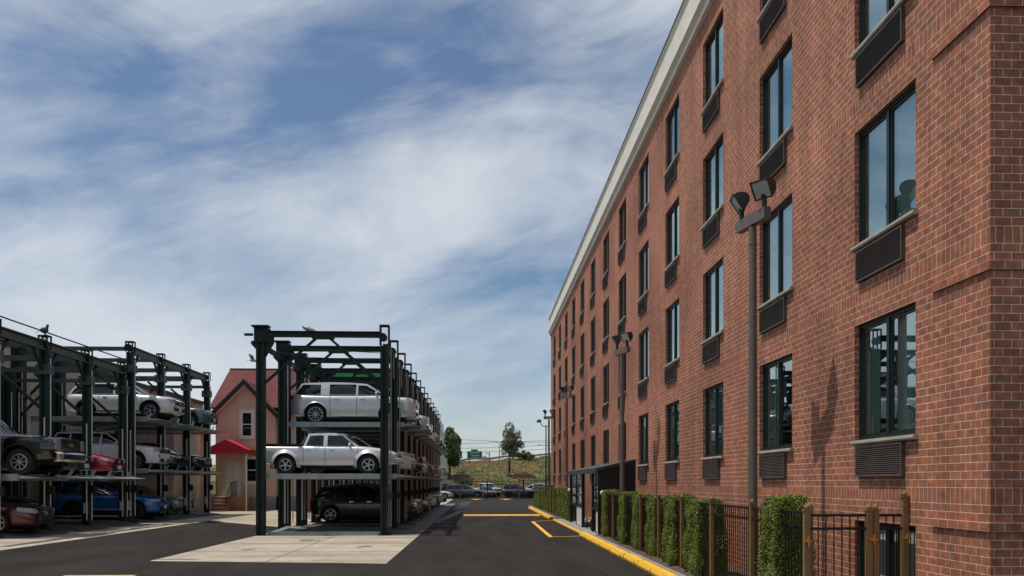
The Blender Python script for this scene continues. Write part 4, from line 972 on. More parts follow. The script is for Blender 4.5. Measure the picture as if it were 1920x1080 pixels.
# ---------------------------------------------------------------- right hand lift
RL=tag(empty('parking_lift',(-3.6,30.6,0)),'long dark green steel car lift in mid lot, open end facing us','car lift')
Yf=[30.6+3.29*n for n in range(13)];XR,XL=-3.6,-8.25;TOP=7.98
inv=Matrix.Translation((3.6,-30.6,0))
def fixp(o): o.matrix_parent_inverse=inv.copy();return o
def rb(mb,name,m,sm=None): return fixp(mb.build(name,m,RL,sm))
for n,y in enumerate(Yf):
    rb(hpost(XR,y,0,7.2),'post',M['steel']);rb(cage(XR,y,7.2,h=.78),'pulley_head',M['steel'])
    rb(hpost(XL,y,0,7.3),'post',M['steel'])
    b=MB();b.box(XL-.32,XL+.32,y-.2,y+.2,7.88,7.93);b.box(XL-.26,XL+.26,y-.03,y+.03,7.28,7.88);b.box(XL-.32,XL+.32,y-.2,y+.2,7.28,7.33)
    b.prism([(XL+.15,7.28),(XL+.15,6.7),(XL+.48,7.28),(XL+.48,7.6),(XL+.30,7.86)],'y',y-.06,y+.06);b.prism([(XL-.15,7.28),(XL-.15,7.0),(XL-.4,7.28)],'y',y-.06,y+.06)
    rb(b,'pulley_head',M['steel'])
    if n:
        rb(hpost(XL,y+.62,0,7.0,d=.5),'post',M['steel'])
    # cross beam, bracket, braces
    b=MB();b.box(XL+.2,XR-.15,y-.02,y+.02,7.54,7.71);b.box(XL+.2,XR-.15,y-.10,y+.10,7.71,7.735);b.box(XL+.2,XR-.15,y-.10,y+.10,7.515,7.54);rb(b,'cross_beam',M['steel'])
    xc=(XL+XR)/2
    b=MB();b.box(xc-.40,xc+.42,y-.11,y+.11,7.445,7.51);rb(b,'brace_bracket',M['steel'])
    for sg,xa,xe in((-1,xc-.27,XL+.15),(1,xc+.27,XR-.14)):
        b=MB();b.beam((xa,y,7.46),(xe,y+.02,5.78),.09,.09);rb(b,'brace',M['steel'])
    # rams
    for x,dy in((XR+.23,.02),(XL+.25,-.12),(XL+.22,.93)) if n else ((XR+.23,.02),):
        b=MB();b.cyl((x,y+dy,.3),(x,y+dy,7.1),.022,.022,8);rb(b,'ram_rod',M['cyl'],40)
        b=MB();b.cyl((x-.09,y+dy-.11,.3),(x-.09,y+dy-.11,4.6 if x>-5 else 3.0),.042,.042,10);rb(b,'ram_sleeve',M['cyl'],40)
    if n==0: b=MB();b.box(XL-.62,XL-.3,y-.04,y+.04,7.55,7.64);rb(b,'conduit_arm',M['steel'])
    if n<12:
        y2=Yf[n+1]
        b=MB();b.box(XR-.03,XR+.03,y+.16,y2-.16,7.12,7.28);b.box(XR-.1,XR+.1,y+.16,y2-.16,7.285,7.31);rb(b,'side_beam',M['steel_mid'])
        b=MB();b.box(XR+.04,XR+.07,y2-.95,y2-.2,6.3,7.3);rb(b,'cover_plate',M['steel_mid'])
        b=MB();b.box(XL+.02,XL+.14,y+.16,y2-.16,7.06,7.24);rb(b,'side_beam',M['steel'])
        for z,m in((2.30,'deck_plate'),(4.52,'deck_plate')):
            if n==0 and z>4: continue
            fixp(platform(XL+.15,XR+.95,y+.22,y2-.22,z,M[m],RL));
            for q in range(1): 
                pass
        if n==0:
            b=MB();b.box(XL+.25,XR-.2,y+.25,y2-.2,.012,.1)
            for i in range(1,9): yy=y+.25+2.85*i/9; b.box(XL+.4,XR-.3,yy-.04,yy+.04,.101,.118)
            rb(b,'floor_deck',M['deck_dark'])
            b=MB();b.box(XL+.2,XR-.17,y+.12,y+.24,.008,.13);rb(b,'deck_edge',M['deck_plate'])
            b=MB();b.add([(XL+.25,y+.3,.105),(XL+1.1,y+.3,.122),(XL+1.1,y2-.2,.122),(XL+.25,y2-.2,.20)],[(0,1,2,3)]);rb(b,'ramp_plate',M['deck_plate'])
        else:
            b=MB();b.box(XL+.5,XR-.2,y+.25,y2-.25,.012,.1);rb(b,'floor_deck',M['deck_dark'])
        b=MB();b.prism([(XR-.18,.01),(XR+.85,.006),(XR+.85,.02),(XR-.18,.13)],'y',y+.35,y2-.35);rb(b,'ramp_plate',M['deck_dark'])
        b=MB();b.box(XR+.17,XR+.3,y-.16,y-.02,1.35,1.62);rb(b,'control_box',M['black'])
b=MB()
for k,dz in enumerate((7.36,7.05)):
    b.tube([(XL+.4,Yf[0]+.6,dz),(XL+1.5,Yf[0]+1.4,dz-.08),(XR-.3,Yf[1]-.4,dz+.03)],.012,5)
rb(b,'cable',M['black'])
# ---------------------------------------------------------------- left hand lifts
XF,XB=-14.7,-19.3
def left_lift(ys,top,label,base,lev,rail):
    root=tag(empty('parking_lift',(XF,ys[0],base)),label,'car lift');iv=Matrix.Translation((-XF,-ys[0],-base))
    def rp(mb,name,m,sm=None):
        o=mb.build(name,m,root,sm);o.matrix_parent_inverse=iv.copy();return o
    zb=top-.28
    for n,y in enumerate(ys):
        rp(hpost(XF,y,base,top-.45,.26,.22),'post',M['steel']);rp(cage(XF,y,top-.45,.32,.3,.45),'pulley_head',M['steel'])
        rp(hpost(XB,y,base,top-.3,.46,.36),'post',M['steel'])
        b=MB();b.box(XB+.2,XF-.14,y-.08,y+.08,zb-.58,zb-.44);rp(b,'cross_beam',M['steel_mid'])
        b=MB();b.box(XB+.2,XF-.14,y+.1,y+.24,zb-.08,zb+.08);rp(b,'cross_beam',M['steel_mid'])
        xc=(XF+XB)/2
        for a,e in((xc+.4,XF-.1),(xc-.5,XB+.25)):
            b=MB();b.beam((a,y,zb-.62),(e,y,zb-2.2),.09,.09);rp(b,'brace',M['steel'])
        for dz in(0,):
            b=MB();b.box(XF-.22,XF+.22,y-.18,y+.18,zb-1.05,zb-.72);rp(b,'post_collar',M['steel_mid'])
        b=MB();b.cyl((XF+.2,y-.02,base+.3),(XF+.2,y-.02,zb-.5),.022,.022,8);rp(b,'ram_rod',M['cyl'],40)
        b=MB();b.cyl((XF+.07,y-.16,base+.3),(XF+.07,y-.16,base+3.9),.03,.03,10);rp(b,'ram_sleeve',M['cyl'],40)
        for dx in(-.02,.28):
            b=MB();b.cyl((XB+.3+dx,y-.25,base+.3),(XB+.3+dx,y-.25,top-1.3),.02,.02,8);rp(b,'ram_rod',M['cyl'],40)
        b=MB();b.box(XF-.06,XF+.10,y-.135,y-.125,base+.55,base+.95);rp(b,'label_plate',M['white'])
        b=MB();b.box(XF+.18,XF+.34,y-.14,y+.02,base+1.3,base+1.6);rp(b,'control_box',M['black'])
        if n<len(ys)-1:
            y2=ys[n+1]
            b=MB();b.box(XF-.03,XF+.03,y+.15,y2-.15,zb-.20,zb+.06);b.box(XF-.11,XF+.11,y+.15,y2-.15,zb+.05,zb+.085);b.box(XF-.11,XF+.11,y+.15,y2-.15,zb-.23,zb-.2);rp(b,'top_beam',M['steel_mid'])
            for p,q in((y+.75,y+.12),(y2-.75,y2-.12)):
                b=MB();b.beam((XF,p,zb-.22),(XF,q,zb-.95),.08,.08);rp(b,'knee_brace',M['steel'])
            b=MB();b.box(XB-.05,XB+.05,y+.2,y2-.2,zb-.3,zb);rp(b,'top_beam',M['steel'])
            for z in lev:
                o=platform(XB+.3,XF+1.15,y+.2,y2-.2,z,M['deck_plate'],root);o.matrix_parent_inverse=iv.copy()
                for yy in(y+.6,y2-.7):
                    for s_ in(-.07,.07):
                        b=MB();b.beam((XF+.5,yy+s_,z),(XF+.58,yy+s_+.1,z+.24),.022,.022);rp(b,'wheel_stop',M['cyl'])
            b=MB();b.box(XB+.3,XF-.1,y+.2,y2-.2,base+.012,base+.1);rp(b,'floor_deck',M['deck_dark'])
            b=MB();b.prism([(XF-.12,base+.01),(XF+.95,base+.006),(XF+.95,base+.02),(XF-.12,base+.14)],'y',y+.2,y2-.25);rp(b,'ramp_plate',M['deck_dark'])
            b=MB();b.box(XB+.5,XF-.3,y+.3,y+.36,base+.25,base+.31);rp(b,'floor_rail',M['deck_plate'])
        if rail:
            b=MB();b.cyl((XF+.02,y,top-.1),(XF+.02,y,top+.13),.02,.02,6);rp(b,'rail_stub',M['steel'])
    if rail:
        b=MB();b.cyl((XF+.02,ys[0]-3,top+.12),(XF+.02,ys[-1],top+.12),.024,.024,6);rp(b,'cable_rail',M['steel'])
        b=MB();b.box(XF-.1,XF+.1,ys[0]-3,ys[0]-.15,zb-.2,zb+.06);rp(b,'top_beam',M['steel_mid'])
    return root
YA=[24.83,27.7,30.6,33.6];YB=[34.35,37.55,40.8,43.8]
left_lift(YA,6.98,'nearer left dark steel car lift with a thin rail along its top',.3,[2.22],True)
left_lift(YB,7.95,'taller left dark steel car lift in front of the tan house',.3,[2.56,4.76],False)
# ================================================================== vehicles in the lifts
def bay(y,pitch=3.29): return y+pitch/2
taco=dict(name='pickup_truck',L=5.45,W=1.84,zr=1.62,belt=1.12,hood=1.10,nose=.98,r=.395,rim=.235,xr=1.13,xf=4.32,gh=(1.78,1.98,3.34,4.0),glass=((None,2.58,0,0),(2.74,None,0,0)),seams=(1.82,2.66,3.92),handles=(2.0,2.92),mirror=3.62,rw=.74,
  deck=[(0,1.11),(.05,1.14),(1.8,1.14),(3.3,1.13),(3.95,1.12),(4.5,1.07),(5.0,.99),(5.28,.90),(5.42,.80),(5.45,.72)],bot=[(0,.54),(.2,.46),(.8,.40),(2.7,.35),(4.7,.38),(5.3,.42),(5.45,.48)],
  grille=(.36,.66,.84),lamps=(.42,.80,.66,.82),intake=(.5,.5,.58),bumper=(.46,.66,'paint'),badge='',slats=3,kf=.16,pf=.7,lip=.13,flare=.075,lipm=1,arch_r=1.13,tail=(.66,.88,.80,1.06),bed=(.1,1.76))
rt=make_car(truck('pickup_truck',**{k:v for k,v in taco.items() if k!='name'}),P_['silver'])
place(rt,-5.92,bay(Yf[0])-.05,2.30,0,'silver crew cab pickup on the middle deck at the open end of the central lift','cars in the central lift','pickup truck')
# big silver SUV on the top deck
yk=make_car(suv('large_suv',L=5.38,W=2.03,zr=1.80,belt=1.25,hood=1.20,nose=1.10,r=.415,rim=.30,xr=1.12,xf=4.27,gh=(.12,.48,3.28,4.22),glass=((None,1.32,0,0),(1.70,2.82,0,0),(2.92,None,0,0)),seams=(1.74,2.87,3.92),handles=(2.0,3.1),mirror=3.72,arch=.09,rpeak=-.1,rw=.73,lip=.03,flare=.02,lipm=1,wheel='ten',rails=False,kf=.16,pf=.55,chrome_handle=True,clad=True,
   grille=(.55,.72,1.04),lamps=(.60,.96,.82,1.06),intake=(.6,.42,.56),fog=.56,lslant=0,tail=(.78,.98,.85,1.22),sillh=.06),P_['silver'])
place(yk,-5.44,bay(Yf[1]),4.52,0,'big silver SUV with ten spoke wheels on the top deck of the central lift','cars in the central lift','SUV')
hl=make_car(suv('suv',L=4.98,W=1.95,zr=1.72,belt=1.14,hood=1.10,wheel='five',gh=(.10,.55,2.75,3.72),glass=((None,1.15,0,0),(1.25,2.2,0,0),(2.3,None,0,0)),chrome_handle=True,rails=False),P_['dark green'])
place(hl,-5.48,bay(Yf[2]),.12,0,'dark green SUV parked at ground level under the central lift','cars in the central lift','SUV')
atlas=make_car(suv('suv',L=5.1,W=1.99,zr=1.76,belt=1.18,hood=1.14,nose=1.0,xr=1.05,xf=4.05,r=.39,gh=(.15,.55,2.85,3.75),glass=((None,1.15,0,0),(1.3,2.3,0,0),(2.42,None,0,0)),chrome_handle=True,railm='alloy',grille=(.62,.70,.90),lamps=(.5,.9,.78,.94),intake=(.7,.40,.56),slats=3,badge=''),P_['pearl white'])
place(atlas,-13.25-2.3,bay(YB[0],3.2),4.76,0,'white SUV on the top deck of the taller left lift','cars in the left lifts','SUV',s=.9)
# generic kinds
comp=make_car(suv('compact_suv',L=4.42,W=1.84,zr=1.62,belt=1.08,hood=1.04,nose=.88,r=.36,wmat='alloy_dark',xr=.9,xf=3.52,lip=.06,sillh=.14,grille=(.52,.74,.86),slats=7,slw=.005,slm='black',lamps=(.50,.82,.74,.86),plate_z=.52,lslant=.02),P_['ocean blue'])
place(comp,-13.9-2.21,bay(YB[0],3.2),.42,0,'bright blue compact SUV at ground level in the taller left lift','cars in the left lifts','SUV')
pil=make_car(suv('suv',L=4.98,W=1.97,zr=1.74,belt=1.16,hood=1.13,nose=.98,r=.385,fog=.56,wheel='ten',railm='alloy',grille=(.60,.78,.96),slats=3,lamps=(.52,.93,.84,.97)),P_['bright white'])
place(pil,-13.9-2.36,bay(YB[0],3.2),2.56,0,'white SUV on the middle deck of the taller left lift, behind the crimson car','cars in the left lifts','SUV',s=.95)
blk=make_car(truck('pickup_truck',drl=True,lamps=(.60,.95,.80,1.14),grille=(.60,.80,1.16),wheel='steel',rim=.25,r=.42,bumper=(.44,.74,'chrome')),P_['black'])
place(blk,-13.15-2.95,bay(YA[0],2.87),2.22,0,'black pickup truck with large chrome grille on the near left lift','cars in the left lifts','pickup truck')
son=make_car(sedan('sedan',badge='oval',grille=(.42,.52,.74),slats=4,lamps=(.50,.88,.60,.74),lslant=.22,plate=None,fog=.34),P_['maroon'])
place(son,-13.95-2.4,bay(YA[0],2.87),.42,0,'maroon sedan at ground level, lowest in the near left lift','cars in the left lifts','sedan')
imp=make_car(sedan('hatchback',L=4.45,W=1.78,zr=1.48,gh=(.15,.75,2.15,3.1),glass=((None,1.15,0,0),(1.22,2.05,0,0),(2.15,None,0,0)),seams=(1.6,2.1,2.95),handles=(1.75,2.4),mirror=2.6,deck=[(0,.85),(.05,.95),(.5,.98),(2.55,.93),(2.95,.95),(3.6,.88),(4.1,.78),(4.37,.68),(4.45,.58)],xr=.85,xf=3.5),P_['crimson'])
place(imp,-14.2-2.22,bay(YA[2],3.0),2.22,0,'crimson hatchback on the upper deck of the near left lift','cars in the left lifts','hatchback')
place(imp,-14.05-2.22,bay(YA[1],2.9),2.22,0,'dark green car beside the crimson hatchback on the near left lift','cars in the left lifts','hatchback',P_['dark green'],True)
bmw=make_car(sedan('sedan',L=4.85,zr=1.46,grille=(.30,.50,.72),slats=2,badge='',plate=None),P_['black'])
place(bmw,-14.2-2.42,bay(YB[1],3.2),2.56,0,'black sedan with twin chrome grille behind the white SUV on the taller left lift','cars in the left lifts','sedan')
place(bmw,-14.15-2.42,bay(YB[2],3.1),2.56,0,'black sedan farthest back on the middle deck of the taller left lift','cars in the left lifts','sedan',None,True)
mer=make_car(sedan('sedan',L=4.9,W=1.88,zr=1.47,grille=(.46,.46,.70),slats=4,plate='plate_orange',plate_z=.40),P_['silver'])
place(mer,-15.1-2.45,bay(YB[2],3.1),.42,0,'silver sedan with orange number plate at ground level in the taller left lift','cars in the left lifts','sedan')
place(mer,-15.3-2.45,bay(YB[1],3.2),.42,0,'black sedan at ground level behind the blue compact SUV','cars in the left lifts','sedan',P_['black'],True)
place(hl,-13.85-2.49,bay(YB[2],3.1),4.76,0,'teal grey SUV on the top deck at the far end of the taller left lift','cars in the left lifts','SUV',P_['teal grey'],True)
place(hl,-15.9-2.49,bay(YA[1],2.9),.42,0,'black SUV deep in shade at ground level behind the maroon sedan','cars in the left lifts','SUV',P_['black'],True)
# the rest of the central lift
protoK={'suv':atlas,'suv2':pil,'mid':hl,'comp':comp,'truck':blk,'sedan':mer,'sed2':bmw,'hatch':imp,'big':yk}
kindn={'suv':'SUV','suv2':'SUV','mid':'SUV','comp':'compact SUV','truck':'pickup truck','sedan':'sedan','sed2':'sedan','hatch':'hatchback','big':'large SUV'}
ordn=['first','second','third','fourth','fifth','sixth','seventh','eighth','ninth','tenth','eleventh','twelfth']
fill={ # deck level: {bay: (kind, colour)}
 .12:{1:None,3:('suv','champagne'),4:('sedan','maroon'),5:('sed2','bright white'),6:('comp','slate grey'),7:('suv2','bright white'),8:('sedan','silver'),9:('mid','black'),10:('comp','silver'),11:('sedan','navy')},
 2.30:{1:('suv2','pearl white'),2:('mid','slate grey'),3:('sedan','navy'),4:('truck','black'),5:('suv','silver'),6:('comp','teal grey'),7:('sedan','mid grey'),8:('suv2','black'),9:('hatch','silver'),10:('mid','bright white'),11:('comp','navy')},
 4.52:{2:('mid','slate grey'),3:('comp','black'),4:('truck','silver'),5:('suv2','mid grey'),6:('sedan','bright white'),7:('comp','silver'),8:('mid','champagne'),9:('sedan','black'),10:('comp','pearl white'),11:('sedan','slate grey')}}
dn={.12:'ground level',2.30:'the middle deck',4.52:'the top deck'}
RR=random.Random(11)
for z,dct in fill.items():
    for n,v in dct.items():
        if not v: continue
        k,c=v;p=protoK[k];L=p['len']
        art='' 
        place(p,-2.95+RR.uniform(-.25,.12)-L/2,bay(Yf[n])+RR.uniform(-.08,.08),z,0,f"{c} {kindn[k]} nose first on {dn[z]}, {ordn[n]} bay of the central lift" if z>1 else f"{c} {kindn[k]} at ground level in the {ordn[n]} bay of the central lift",'cars in the central lift',kindn[k],P_[c],True)
# ================================================================== tan house
HB=.3
hs=tag(empty('tan_house',(-14.4,50,HB)),'tan stucco house with red shingle roof and a front gable behind the lifts','house')
hinv=Matrix.Translation((14.4,-50,-HB))
def hp(mb,name,m,parent=hs,sm=None,uv=None,fix=True):
    o=mb.build(name,m,parent,sm,fix=fix)
    if parent is hs:o.matrix_parent_inverse=hinv.copy()
    if uv:setuv(o,uv)
    return o
x0,x1,xm=-16.25,-12.6,-14.4;yF=50;ez,pz=6.25,8.1
b=MB()
b.add([(x0,yF,HB+.85),(x1,yF,HB+.85),(x1,yF,ez),(xm,yF,pz),(x0,yF,ez)],[(0,1,2,3,4)])
b.add([(x1,yF+.6,HB+.85),(-11.0,yF+.6,HB+.85),(-11.0,yF+.6,ez),(x1,yF+.6,ez)],[(0,1,2,3)]);b.add([(x1,yF,HB+.85),(x1,yF+.6,HB+.85),(x1,yF+.6,ez),(x1,yF,ez)],[(0,1,2,3)])
b.add([(x0,yF,HB),(x0,yF+9,HB),(x0,yF+9,ez),(x0,yF+4.5,9.4),(x0,yF,ez)],[(0,1,2,3,4)]);b.add([(-11.0,yF+.6,HB),(-11.0,yF+9,HB),(-11.0,yF+9,ez),(-11.0,yF+4.5,9.4),(-11.0,yF+.6,ez)],[(4,3,2,1,0)])
b.add([(x0,yF+9,HB),(-11.0,yF+9,HB),(-11.0,yF+9,ez),(x0,yF+9,ez)],[(3,2,1,0)])
hp(b,'wall',M['stucco'])
b=MB();b.box(x0-.03,x1+.03,yF-.03,yF+.1,HB-.1,HB+.85);b.box(x1+.031,-11.0,yF+.55,yF+.7,HB-.1,HB+.85);hp(b,'foundation',M['concrete_grey'])
# main roof (ridge along x) and the front gable roof
rx0,rx1=-16.75,-10.7;rz,ry=9.62,yF+4.5
b=MB();t=.12
def slab(p,m=None):
    p=[Vector(q) for q in p];n=(p[1]-p[0]).cross(p[2]-p[0]).normalized()
    if n.z<0:n=-n
    b.add([*p,*[q-n*t for q in p]],[(0,1,2,3),(7,6,5,4),(0,4,5,1),(1,5,6,2),(2,6,7,3),(3,7,4,0)])
k_=3.4/4.85;slab([(rx0,yF+.3,6.22+.65*k_),(rx1,yF+.3,6.22+.65*k_),(rx1,ry,rz),(rx0,ry,rz)]);slab([(rx0,yF-.35,6.22),(x0-.37,yF-.35,6.22),(x0-.37,yF+.299,6.22+.649*k_),(rx0,yF+.299,6.22+.649*k_)]);slab([(x1+.37,yF-.05,6.22+.3*k_),(rx1,yF-.05,6.22+.3*k_),(rx1,yF+.299,6.22+.649*k_),(x1+.37,yF+.299,6.22+.649*k_)]);slab([(rx0,yF+9.4,6.22),(rx1,yF+9.4,6.22),(rx1,ry,rz),(rx0,ry,rz)])
def roofuv(co,n): return (co.x if abs(n.x)<.3 else co.y,math.hypot(co.z,co.y if abs(n.x)<.3 else co.x)*1.0)
rf=hp(b,'roof',M['shingle'],uv=lambda co,n:(co.x,co.z*1.55))
b=MB();yb=ry-1.2
slab([(x0-.35,yF-.45,ez-.32+.12),(x0-.35,yb,ez-.32+.12),(xm,yb,pz+.2),(xm,yF-.45,pz+.2)]);slab([(x1+.35,yF-.45,ez-.2),(x1+.35,yb,ez-.2),(xm,yb,pz+.2),(xm,yF-.45,pz+.2)])
hp(b,'gable_roof',M['shingle'],uv=lambda co,n:(co.y,co.z*1.35))
b=MB()
for xe in(x0-.36,x1+.36):
    b.add([(xe,yF-.5,ez-.42),(xm,yF-.5,pz-.06),(xm,yF-.5,pz+.24),(xe,yF-.5,ez-.14),(xe,yF-.455,ez-.42),(xm,yF-.455,pz-.06),(xm,yF-.455,pz+.24),(xe,yF-.455,ez-.14)],[(0,1,2,3),(7,6,5,4),(0,4,5,1),(1,5,6,2),(2,6,7,3),(3,7,4,0)])
hp(b,'fascia',M['fascia'])
b=MB()
for xe,k in((x0-.30,1),(x1+.30,-1)): b.add([(xe,yF-.45,ez-.44),(xe,yF-.01,ez-.44),(xm,yF-.01,pz-.1),(xm,yF-.45,pz-.1)],[(0,1,2,3)])
hp(b,'soffit',M['trim'],fix=False)
b=MB();b.box(rx0-.02,x0-.30,yF-.42,yF-.2,6.02,6.18);hp(b,'gutter',M['white'])
b=MB();b.box(rx0,rx1,ry-.07,ry+.07,rz-.02,rz+.06);hp(b,'ridge_cap',M['shingle'],uv=walluv)
for vx_,vy_ in((-13.0,ry-1.0),(-11.4,ry-.8)):
    b=MB();zz=6.22+(vy_-yF+.35)/4.85*3.4;b.cyl((vx_,vy_,zz-.2),(vx_,vy_,zz+.75),.07,.07,10);b.cyl((vx_,vy_,zz+.75),(vx_,vy_,zz+.85),.16,.10,10);hp(b,'roof_vent',M['galv'],sm=40)
def house_window(xc,z0,w,h,y=yF,parent=hs):
    b=MB();t=.17
    b.box(xc-w/2-t,xc-w/2,y-.05,y-.002,z0-t,z0+h+t);b.box(xc+w/2,xc+w/2+t,y-.05,y-.002,z0-t,z0+h+t);b.box(xc-w/2,xc+w/2,y-.05,y-.002,z0+h,z0+h+t);b.box(xc-w/2,xc+w/2,y-.06,y-.002,z0-t,z0)
    f=hp(b,'window',M['trim'])
    s=MB()
    s.box(xc-w/2,xc-w/2+.05,y-.04,y-.003,z0,z0+h);s.box(xc+w/2-.05,xc+w/2,y-.04,y-.003,z0,z0+h);s.box(xc-w/2+.05,xc+w/2-.05,y-.04,y-.003,z0+h/2-.03,z0+h/2+.03);s.box(xc-w/2+.05,xc+w/2-.05,y-.04,y-.003,z0+h-.05,z0+h);s.box(xc-w/2+.05,xc+w/2-.05,y-.04,y-.003,z0,z0+.05)
    o=s.build('sash',M['white'],f);g_=MB();g_.box(xc-w/2+.05,xc+w/2-.05,y-.02,y-.004,z0+.05,z0+h-.05);o2=g_.build('pane',M['carglass'],f)
    return f
house_window(-14.33,4.85,.62,1.5);house_window(-14.05,2.05,.62,1.45)
# recessed entry, door, stoop, awning
b=MB();b.box(-15.85,-14.55,yF-.02,yF-.004,1.15,3.62);hp(b,'entry_surround',M['stucco_beige'])
b=MB();b.box(-15.62,-14.72,yF-.06,yF-.022,1.15,3.32);d=hp(b,'front_door',M['trim'])
b=MB()
for i in range(2):
    for z0,z1 in((1.3,1.95),(2.05,2.75),(2.85,3.15)): b.box(-15.52+.4*i,-15.52+.4*i+.3,yF-.068,yF-.061,z0,z1)
b.build('door_panel',M['white'],d)
b=MB();b.sphere((-14.82,yF-.1,2.15),.04,8);b.build('door_knob',M['gold'],d)
b=MB();b.box(-16.15,-14.0,yF-1.3,yF-.035,HB,1.12);st=hp(b,'front_steps',M['stepbrick'],uv=walluv)
b=MB()
for k in range(4): b.box(-16.15,-14.9,yF-1.3-.29*(k+1),yF-1.3-.29*k-.002,HB,1.12-.2*(k+1)+.0)
o=b.build('step',M['stepbrick'],st);setuv(o,walluv)
b=MB()
for k in range(4): b.box(-16.16,-14.89,yF-1.3-.29*(k+1)-.02,yF-1.3-.29*k-.004,1.123-.2*(k+1),1.16-.2*(k+1))
b.box(-16.16,-13.99,yF-1.32,yF-.04,1.123,1.155)
b.build('step_tread',M['concrete'],st)
for xa,nm in((-14.86,'r'),(-16.1,'l')):
    b=MB();ya=yF-1.35;b.tube([(xa,yF-.1,2.05),(xa,ya,2.05),(xa,ya-1.15,1.15),(xa,ya-1.15,HB)],.022);b.tube([(xa,ya,2.05),(xa,ya,1.1)],.02)
    for k in range(8): b.box(xa-.008,xa+.008,ya+.15*k,ya+.15*k+.016,1.13,2.05)
    for k in range(1,6): b.box(xa-.008,xa+.008,ya-.19*k,ya-.19*k+.016,max(HB,1.12-.15*k),2.05-.15*k)
    hp(b,'handrail',M['iron'])
b=MB();xa,xb,xc=-16.25,-13.78,-15.05;ya=48.05
b.add([(xa,ya,3.98),(xb,ya,3.98),(xc,ya,4.56),(xa,yF-.02,3.98),(xb,yF-.02,3.98),(xc,yF-.02,4.66),(xa,ya,3.72),(xb,ya,3.72),(xa,yF-.02,3.72),(xb,yF-.02,3.72)],
  [(0,1,2),(1,4,5,2),(0,2,5,3),(6,7,1,0),(7,9,4,1),(8,6,0,3)])
hp(b,'awning',M['red_cloth'],fix=False)
for x in(xa+.05,xb-.05):
    b=MB();b.cyl((x,ya+.05,HB),(x,ya+.05,3.75),.035,.035,8);hp(b,'awning_post',M['white'],sm=40)
b=MB();b.add([(-12.5,yF+.59,HB+.85),(-11.2,yF+.59,HB+.85),(-11.2,yF+.59,5.0),(-12.5,yF+.59,5.0)],[(0,1,2,3)]);hp(b,'beige_panel',M['stucco_beige'],fix=False)
# ================================================================== walls and containers behind the left lifts
b=MB();b.box(-26,-20.2,8,45.8,0,8.0);o=b.build('block_wall_building',M['block']);setuv(o,walluv);tag(o,'windowless grey concrete block building behind the near left lift','building')
b=MB();b.box(-20.3,-20.05,7.9,45.8,8.001,8.14);c=b.build('parapet_coping',M['steel_mid'],o)
b=MB();b.box(-27,-20.4,46.0,60,0,7.75);o=b.build('brown_building',M['tanblock']);setuv(o,walluv);tag(o,'brown block building with a dark roof edge left of the tan house','building')
b=MB();b.box(-20.5,-20.2,45.9,60,7.751,7.95);b.build('roof_edge',M['fascia'],o)
for k,(z,lab) in enumerate(((.3,'faded pink shipping container on the ground behind the taller left lift'),(2.92,'faded pink shipping container stacked on top of another beside the tan house'))):
    r=tag(empty('shipping_container',(-18.6,46.3,z)),lab,'container')
    b=MB();b.box(-1.22,1.22,0,6,0,2.59);o=b.build('body',M['container'],r);setuv(o,walluv)
    b=MB()
    for x in(-1.24,1.16): b.box(x,x+.08,-.04,.06,0,2.6)
    for z_ in(0,2.5): b.box(-1.24,1.24,-.04,.06,z_,z_+.1)
    for z_ in(.75,1.4,2.0): b.box(-1.1,1.1,-.025,-.001,z_,z_+.04)
    b.box(-.02,.02,-.03,-.001,.1,2.5);b.build('frame',M['container'],r);setuv(r.children[-1],walluv)
    for x in(-.75,-.3,.3,.75):
        b=MB();b.cyl((x,-.05,.08),(x,-.05,2.5),.02,.02,6);b.build('lock_bar',M['galv'],r)
b=MB();b.box(-17.3,-16.55,47.6,48.2,HB,HB+4.6);o=b.build('side_shed',M['stucco_beige']);tag(o,'narrow tan shed wall squeezed between the pink containers and the house','shed')
b=MB();b.box(-17.35,-16.5,47.55,48.25,HB+4.601,HB+4.7);b.build('shed_roof',M['fascia'],o)
b=MB();b.box(-16.95,-16.2,46.6,47.3,HB,HB+.75);b.box(-17.0,-16.15,46.55,47.35,HB+.751,HB+.83);tag(b.build('concrete_block_plinth',M['concrete_grey']),'squat concrete plinth on the yard beside the house steps','plinth')
# ================================================================== storage building beyond the central lift
sb=tag(empty('storage_building',(-8,101,0)),'white ribbed storage building with a bright green band beyond the central lift','building')
sinv=Matrix.Translation((8,-101,0))
def sp_(mb,name,m,parent=sb,uv=None):
    o=mb.build(name,m,parent);o.matrix_parent_inverse=sinv.copy()
    if uv:setuv(o,uv)
    return o
sb['label']='white ribbed storage building with a roof railing past the end of the central lift'
b=MB();b.box(-16,-5.1,101,116,0,9.1);sp_(b,'wall',M['clad'],uv=walluv)
b=MB();b.box(-13,-5.1,116.02,127,0,5.6);b.prism([(-5.0,5.61),(-5.0,5.75),(-12,7.4),(-12,7.2)],'y',115.9,127.2);sp_(b,'annex',M['clad'],uv=walluv)
b=MB()
for z in(9.7,10.25): b.cyl((-5.2,101.2,z),(-5.2,116,z),.025,.025,6)
for k in range(9): b.cyl((-5.2,101.2+1.85*k,9.1),(-5.2,101.2+1.85*k,10.25),.028,.028,6)
sp_(b,'roof_railing',M['steel'])
for y,z in((108,3.6),(118.5,3.2)):
    b=MB();b.box(-5.09,-4.75,y,y+.4,z,z+.28);b.cyl((-4.75,y+.2,z+.1),(-4.5,y+.2,z-.08),.12,.16,8);sp_(b,'wall_lamp',M['black'])
gb=tag(empty('shop_building',(-11.3,80,0)),'building with bright green band and white parapet, glimpsed through the top of the central lift','building');sb,sinv_=gb,sinv
sinv=Matrix.Translation((11.3,-80,0))
b=MB();b.box(-14.5,-8.2,80,95,0,13.0);sp_(b,'wall',M['clad'],gb,uv=walluv);gb.children[-1].matrix_parent_inverse=sinv.copy()
